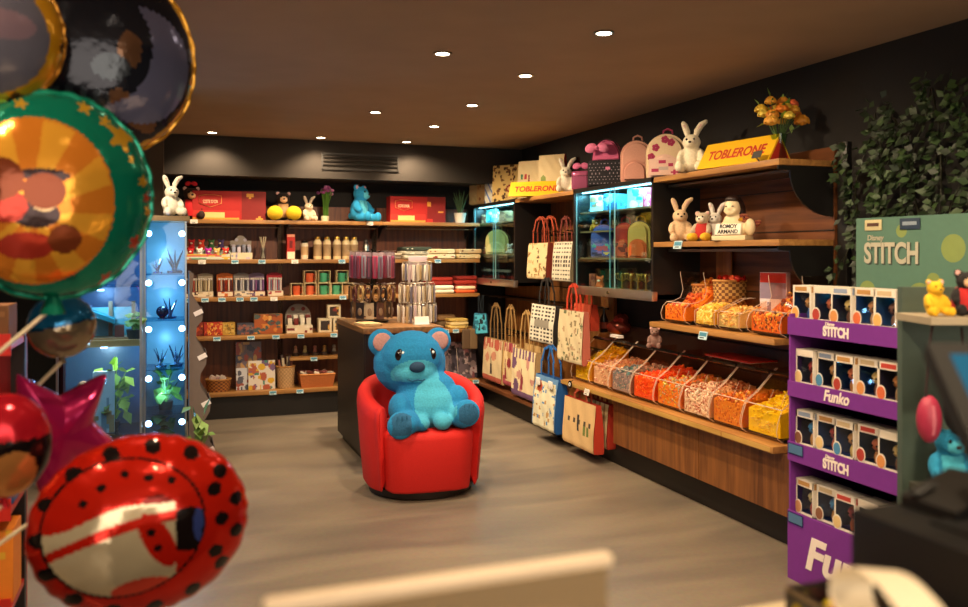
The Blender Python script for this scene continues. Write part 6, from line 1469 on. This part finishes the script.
# ================= TOYS ON A SMALL STAND NEAR THE COUNTER =================
def cam_thing(px, py, d): return at_d(px, py, d)
t = thing('toy_stand', 'narrow beige stepped stand of soft toys beside the purple stand', 'stand', (1.95, 1.74, 0), -.35)
mb = MB(); mb.bx(-.02, .36, .02, .3, 0, .03); mb.build('base', mat('#3a3430', 'plain'), t)
mb = MB(); mb.bx(.0, .34, .2, .23, .03, 1.4); mb.build('back_board', mat('#4a5a50', 'paper'), t)
for z in (.83, 1.325):
    mb = MB(); mb.bx(-.02 if z > 1 else .02, .36, .0, .199, z - .02, z); mb.build('shelf', mat('#a89a80' if z > 1 else '#4a4a40', 'paper'), t)
Mt = Matrix.Translation((1.95, 1.74, 0)) @ Euler((0, 0, -.35)).to_matrix().to_4x4()
def on(x, y, z): return tuple(Mt @ Vector((x, y, z)))
plush('plush_chick', 'yellow soft toy at the left of the toys atop the beige stand', on(.03, .08, 1.326), -.3, .11, '#e0b020')
plush('plush_bear', 'black soft toy with a red jumper atop the beige stand', on(.13, .1, 1.326), -.5, .14, '#1c1818', clothes='#b01c1c', muzzle='#d8b088')
plush('plush_bear', 'orange striped soft toy atop the beige stand at the right edge', on(.25, .08, 1.326), -.6, .13, '#d8722a', muzzle='#e8d8c0')
plush('plush_bear', 'blue curly soft toy low on the beige stand beside the monitor', on(.08, .1, .831), -.4, .2, '#1c80a8', belly='#48b0c8')
plush('plush_bear', 'bright pink soft toy at the right of the blue curly one', on(.24, .05, .831), -.6, .14, '#d83a60')
t = thing('hanging_purse', 'round dark pink toy purse hanging on the side of the beige stand', 'purse', on(-.01, .03, 1.045), -.3)
mb = MB(); mb.ball((0, 0, 0), (.034, .026, .066)); mb.build('purse_body', mat('#a8304c', 'gloss', .4), t)
mb = MB(); mb.tube([(.0, -.0255 + .004 * abs(k - 2), -.04 + .02 * k) for k in range(5)], .006, 5); mb.build('seam', mat('#c86a7c', 'fabric'), t)
mb = MB(); mb.tube([(-.01, 0, .06), (0, 0, .2), (.01, .0, .26)], .004, 5); mb.build('loop', mat('#2a1c1c', 'fabric'), t)
t = thing('hanging_toy', 'black toy with a tan hood hanging in the middle of the beige stand', 'soft toy', on(.085, .03, 1.13), -.3)
mb = MB(); mb.ball((0, 0, -.06), (.055, .04, .075)); mb.build('body', mat('#15161a', 'plush'), t)
mb = MB(); mb.ball((0, -.005, .035), (.05, .042, .04)); mb.cyl((-.02, 0, .06), (-.035, 0, .11), .014, .002, 8); mb.build('hood', mat('#b07838', 'plush'), t)
mb = MB(); mb.ball((.005, -.045, .035), .012, 0, None, 10, 8); mb.build('eye', mat('#101010', 'gloss'), t)
mb = MB(); mb.tube([(0, 0, .07), (0, .01, .165)], .004, 5); mb.build('loop', mat('#2a1c1c', 'fabric'), t)
# ================= SALES COUNTER =================
t = thing('sales_counter', 'cream-topped sales counter across the very front', 'counter', (.85, .78, 0))
mb = MB(); mb.bx(-1.05, 1.0, -.28, .225, .96, 1.0, 0, .004); mb.build('worktop', mat('#d8c6a4', 'gloss', .35), t)
mb = MB(); mb.bx(-1.0, .98, -.22, .2, 0, .959); mb.build('body', mat('#2a2420', 'plain'), t)
# standing screen seen from behind
t = thing('counter_screen', 'smoked glossy counter panel with a rounded cream top edge', 'screen', (.243, .752, 1.0005), math.radians(.5))
w = .325
mb = MB(); mb.bx(-w / 2, w / 2, -.004, .004, .012, .195); mb.build('panel', frost('#96805e', .75), t)
mb = MB(); mb.box((0, 0, .196), (w + .012, .018, .013), 0, None, .0062, 4); mb.build('top_edge', mat('#e2cdb0', 'gloss', .4), t)
mb = MB(); mb.bx(-w / 2 - .004, w / 2 + .004, -.03, .03, 0, .012, 0, .003); mb.build('foot', mat('#b8a890', 'gloss'), t)
# receipt printer
t = thing('receipt_printer', 'bulky matte black receipt printer on the counter', 'printer', (1.04, .74, 1.0005))
mb = MB(); mb.bx(-.165, .07, -.2, .185, .0, .15, 0, .008); mb.build('housing', mat('#121110', 'plain', .5), t)
mb = MB(); mb.box((-.04, .04, .1515), (.16, .11, .006), 0, None, .002); mb.build('paper_slot', mat('#060606', 'plain'), t)
mb = MB(); mb.prism([(-.09, .0), (.06, .0), (.06, .03), (-.0, .045), (-.09, .015)], .08, .17); mb.build('lid', mat('#1c1a18', 'gloss', .4), t, (0, 0, .15))
mb = MB(); mb.tube([(-.07, .15, .152), (-.085, .15, .17), (-.06, .15, .178), (-.02, .15, .168)], .008, 6); mb.build('release_lever', mat('#0a0a0a', 'plain'), t)
# receipt paper curling over
def ribbon(name, pts, wv, th, m, parent=None):
    mb = MB(); n_ = len(pts); L = []
    for i, p in enumerate(pts):
        tn = (pts[min(i + 1, n_ - 1)] - pts[max(i - 1, 0)]).normalized(); nn = tn.cross(wv).normalized() * th / 2
        L.append([mb.bm.verts.new(q) for q in (p - wv / 2 - nn, p + wv / 2 - nn, p + wv / 2 + nn, p - wv / 2 + nn)])
    for A, B in zip(L, L[1:]):
        for k in range(4): mb.bm.faces.new((A[k], A[(k + 1) % 4], B[(k + 1) % 4], B[k]))
    mb.bm.faces.new(L[0][::-1]); mb.bm.faces.new(L[-1])
    return mb.build(name, m, parent, sharp=60)
def spl(ctrl, n=8):
    out = []
    for i in range(len(ctrl) - 1):
        p0, p1, p2, p3 = ctrl[max(i - 1, 0)], ctrl[i], ctrl[i + 1], ctrl[min(i + 2, len(ctrl) - 1)]
        for k in range(n):
            t_ = k / n; out.append(.5 * ((2 * p1) + (p2 - p0) * t_ + (2 * p0 - 5 * p1 + 4 * p2 - p3) * t_ ** 2 + (3 * p1 - p0 - 3 * p2 + p3) * t_ ** 3))
    return out + [ctrl[-1]]
cp = [at_d(955, 660, .70), at_d(922, 612, .74), at_d(896, 582, .78), at_d(876, 570, .82), at_d(860, 571, .86), at_d(851, 584, .88), at_d(854, 604, .87), at_d(872, 630, .84)]
o = ribbon('receipt_paper', spl(cp), Vector((.04, -.017, -.003)), .0006, mat('#e6d8bc', 'paper'))
tag(o, 'long curled strip of cream receipt paper in front of the black printer', 'receipt')
# tray of small sweets
t = thing('counter_tray', 'narrow dark tray of wrapped sweets at the counter edge below the purple stand', 'tray', (.82, .76, 1.0005))
mb = MB(); mb.bx(-.045, .045, -.17, .175, 0, .01); mb.bx(-.045, -.04, -.17, .175, .01, .05); mb.bx(.04, .045, -.17, .175, .01, .05); mb.bx(-.04, .04, .17, .175, .01, .05); mb.bx(-.04, .04, -.17, -.165, .01, .05); mb.build('tray', mat('#2a2522', 'gloss', .35), t)
mb = MB(); mb.tube([(-.043, -.168, .05), (-.043, .173, .05), (.043, .173, .05), (.043, -.168, .05)], .0035, 6, 0, True); mb.build('rim', mat('#8a7c6a', 'metal'), t)
for k in range(10):
    c = ['#d8c030', '#c8462a', '#3a4a98', '#b8b8c8', '#2a3a68'][k % 5]; nm = ['yellow', 'red', 'blue', 'silver', 'navy'][k % 5]
    s = thing('wrapped_sweet', '%s wrapped sweet in the narrow dark counter tray' % nm, 'sweet', (.80 + .036 * (k % 2), .91 - .034 * (k // 2) * 2, 1.026), k * .8, 'wrapped sweets in the counter tray')
    mb = MB(); mb.ball((0, 0, .0), (.017, .012, .012), 0, None, 10, 8); mb.build('sweet', mat(c, 'foil'), s)
    mb = MB(); 
    for q in (-1, 1): mb.cyl((q * .014, 0, 0), (q * .027, 0, .002), .003, .01, 8)
    mb.build('twist', mat(c, 'foil'), s)
# touch monitor, seen at the right edge
tl = at_d(926, 341, 1.12)
ax = Vector((.985, -.10, .0)).normalized(); ey = Vector((-.02, -.2, -.165)); ey = (ey - ax * ey.dot(ax)).normalized()
rx = Matrix.Rotation(-YAW, 3, 'Z')
ax, ey = rx @ ax, rx @ ey
nz = ey.cross(ax)
M3 = Matrix((ax, -ey, nz)).transposed()
t = thing('touch_monitor', 'black-framed touch monitor with a blue screen at the right edge', 'monitor', tl)
t.rotation_euler = M3.to_euler()
mw, mh = .34, .26
nrm = (M3 @ Vector((0, 0, 1)))
sg = 1 if nrm.z > 0 else -1
mb = MB(); mb.box((mw / 2, -mh / 2, -.014 * sg), (mw, mh, .028), 0, None, .006); mb.build('housing', mat('#14120f', 'plain', .75), t)
mb = MB(); mb.bx(.022, mw - .022, -mh + .03, -.024, *sorted((.0003 * sg, .0012 * sg))); mb.build('screen', glow('#3a7f98', .55), t)
mb = MB(); mb.bx(mw / 2 - .05, mw / 2 + .05, -mh / 2 - .05, -mh / 2 + .05, *sorted((-.05 * sg, -.0285 * sg))); mb.build('mount', mat('#14120f', 'plain'), t)
c_ = tl + M3 @ Vector((mw / 2, -mh / 2, -.03 * sg))
st_ = MB(); st_.cyl((c_.x, c_.y, 1.021), (c_.x, c_.y, c_.z - .03), .025); so = st_.build('monitor_stand', mat('#14120f', 'plain'))
mb = MB(); mb.lathe([(0, 1.0005), (.1, 1.0005), (.1, 1.012), (.03, 1.02), (0, 1.02)], (c_.x, c_.y, 0)); b2_ = mb.build('base', mat('#14120f', 'plain'))
bpy.context.view_layer.update()
for o_ in (so, b2_):
    o_.parent = t; o_.matrix_parent_inverse = t.matrix_world.inverted()
so.name = 'stand_post'
# ================= CAMERA, FILL LIGHT, VIEW =================
cd = bpy.data.cameras.new('camera'); cam = bpy.data.objects.new('camera', cd); C.objects.link(cam)
cam.location = (0, 0, EYE); cam.rotation_euler = (PI / 2, 0, -YAW)
cd.sensor_width = 36; cd.lens = FPX / 968 * 36; cd.shift_y = -(303.5 - YH) / 968; cd.clip_start = .02
cd.dof.use_dof = True; cd.dof.focus_distance = 5.6; cd.dof.aperture_fstop = 2.4
sc = bpy.context.scene; sc.camera = cam
wd = bpy.data.worlds.new('world'); sc.world = wd; wd.use_nodes = True
wd.node_tree.nodes['Background'].inputs[0].default_value = (.01, .012, .018, 1); wd.node_tree.nodes['Background'].inputs[1].default_value = 1
# fill light added behind the camera, standing in for daylight
L = bpy.data.lights.new('front_fill_light', 'AREA'); L.shape = 'RECTANGLE'; L.size = 3.4; L.size_y = 1.8; L.energy = 55; L.color = (1, .84, .66)
o = bpy.data.objects.new('front_fill_light', L); C.objects.link(o); o.location = (.9, Y0 + .05, 1.4); o.rotation_euler = (PI / 2, 0, 0)
sc.view_settings.view_transform = 'Standard'; sc.view_settings.look = 'None'; sc.view_settings.gamma = 1; sc.view_settings.use_curve_mapping = False
sc.view_settings.exposure = .45
sc.cycles.max_bounces = 10; sc.cycles.transparent_max_bounces = 24; sc.cycles.use_denoising = True
sc.cycles.sample_clamp_indirect = 4
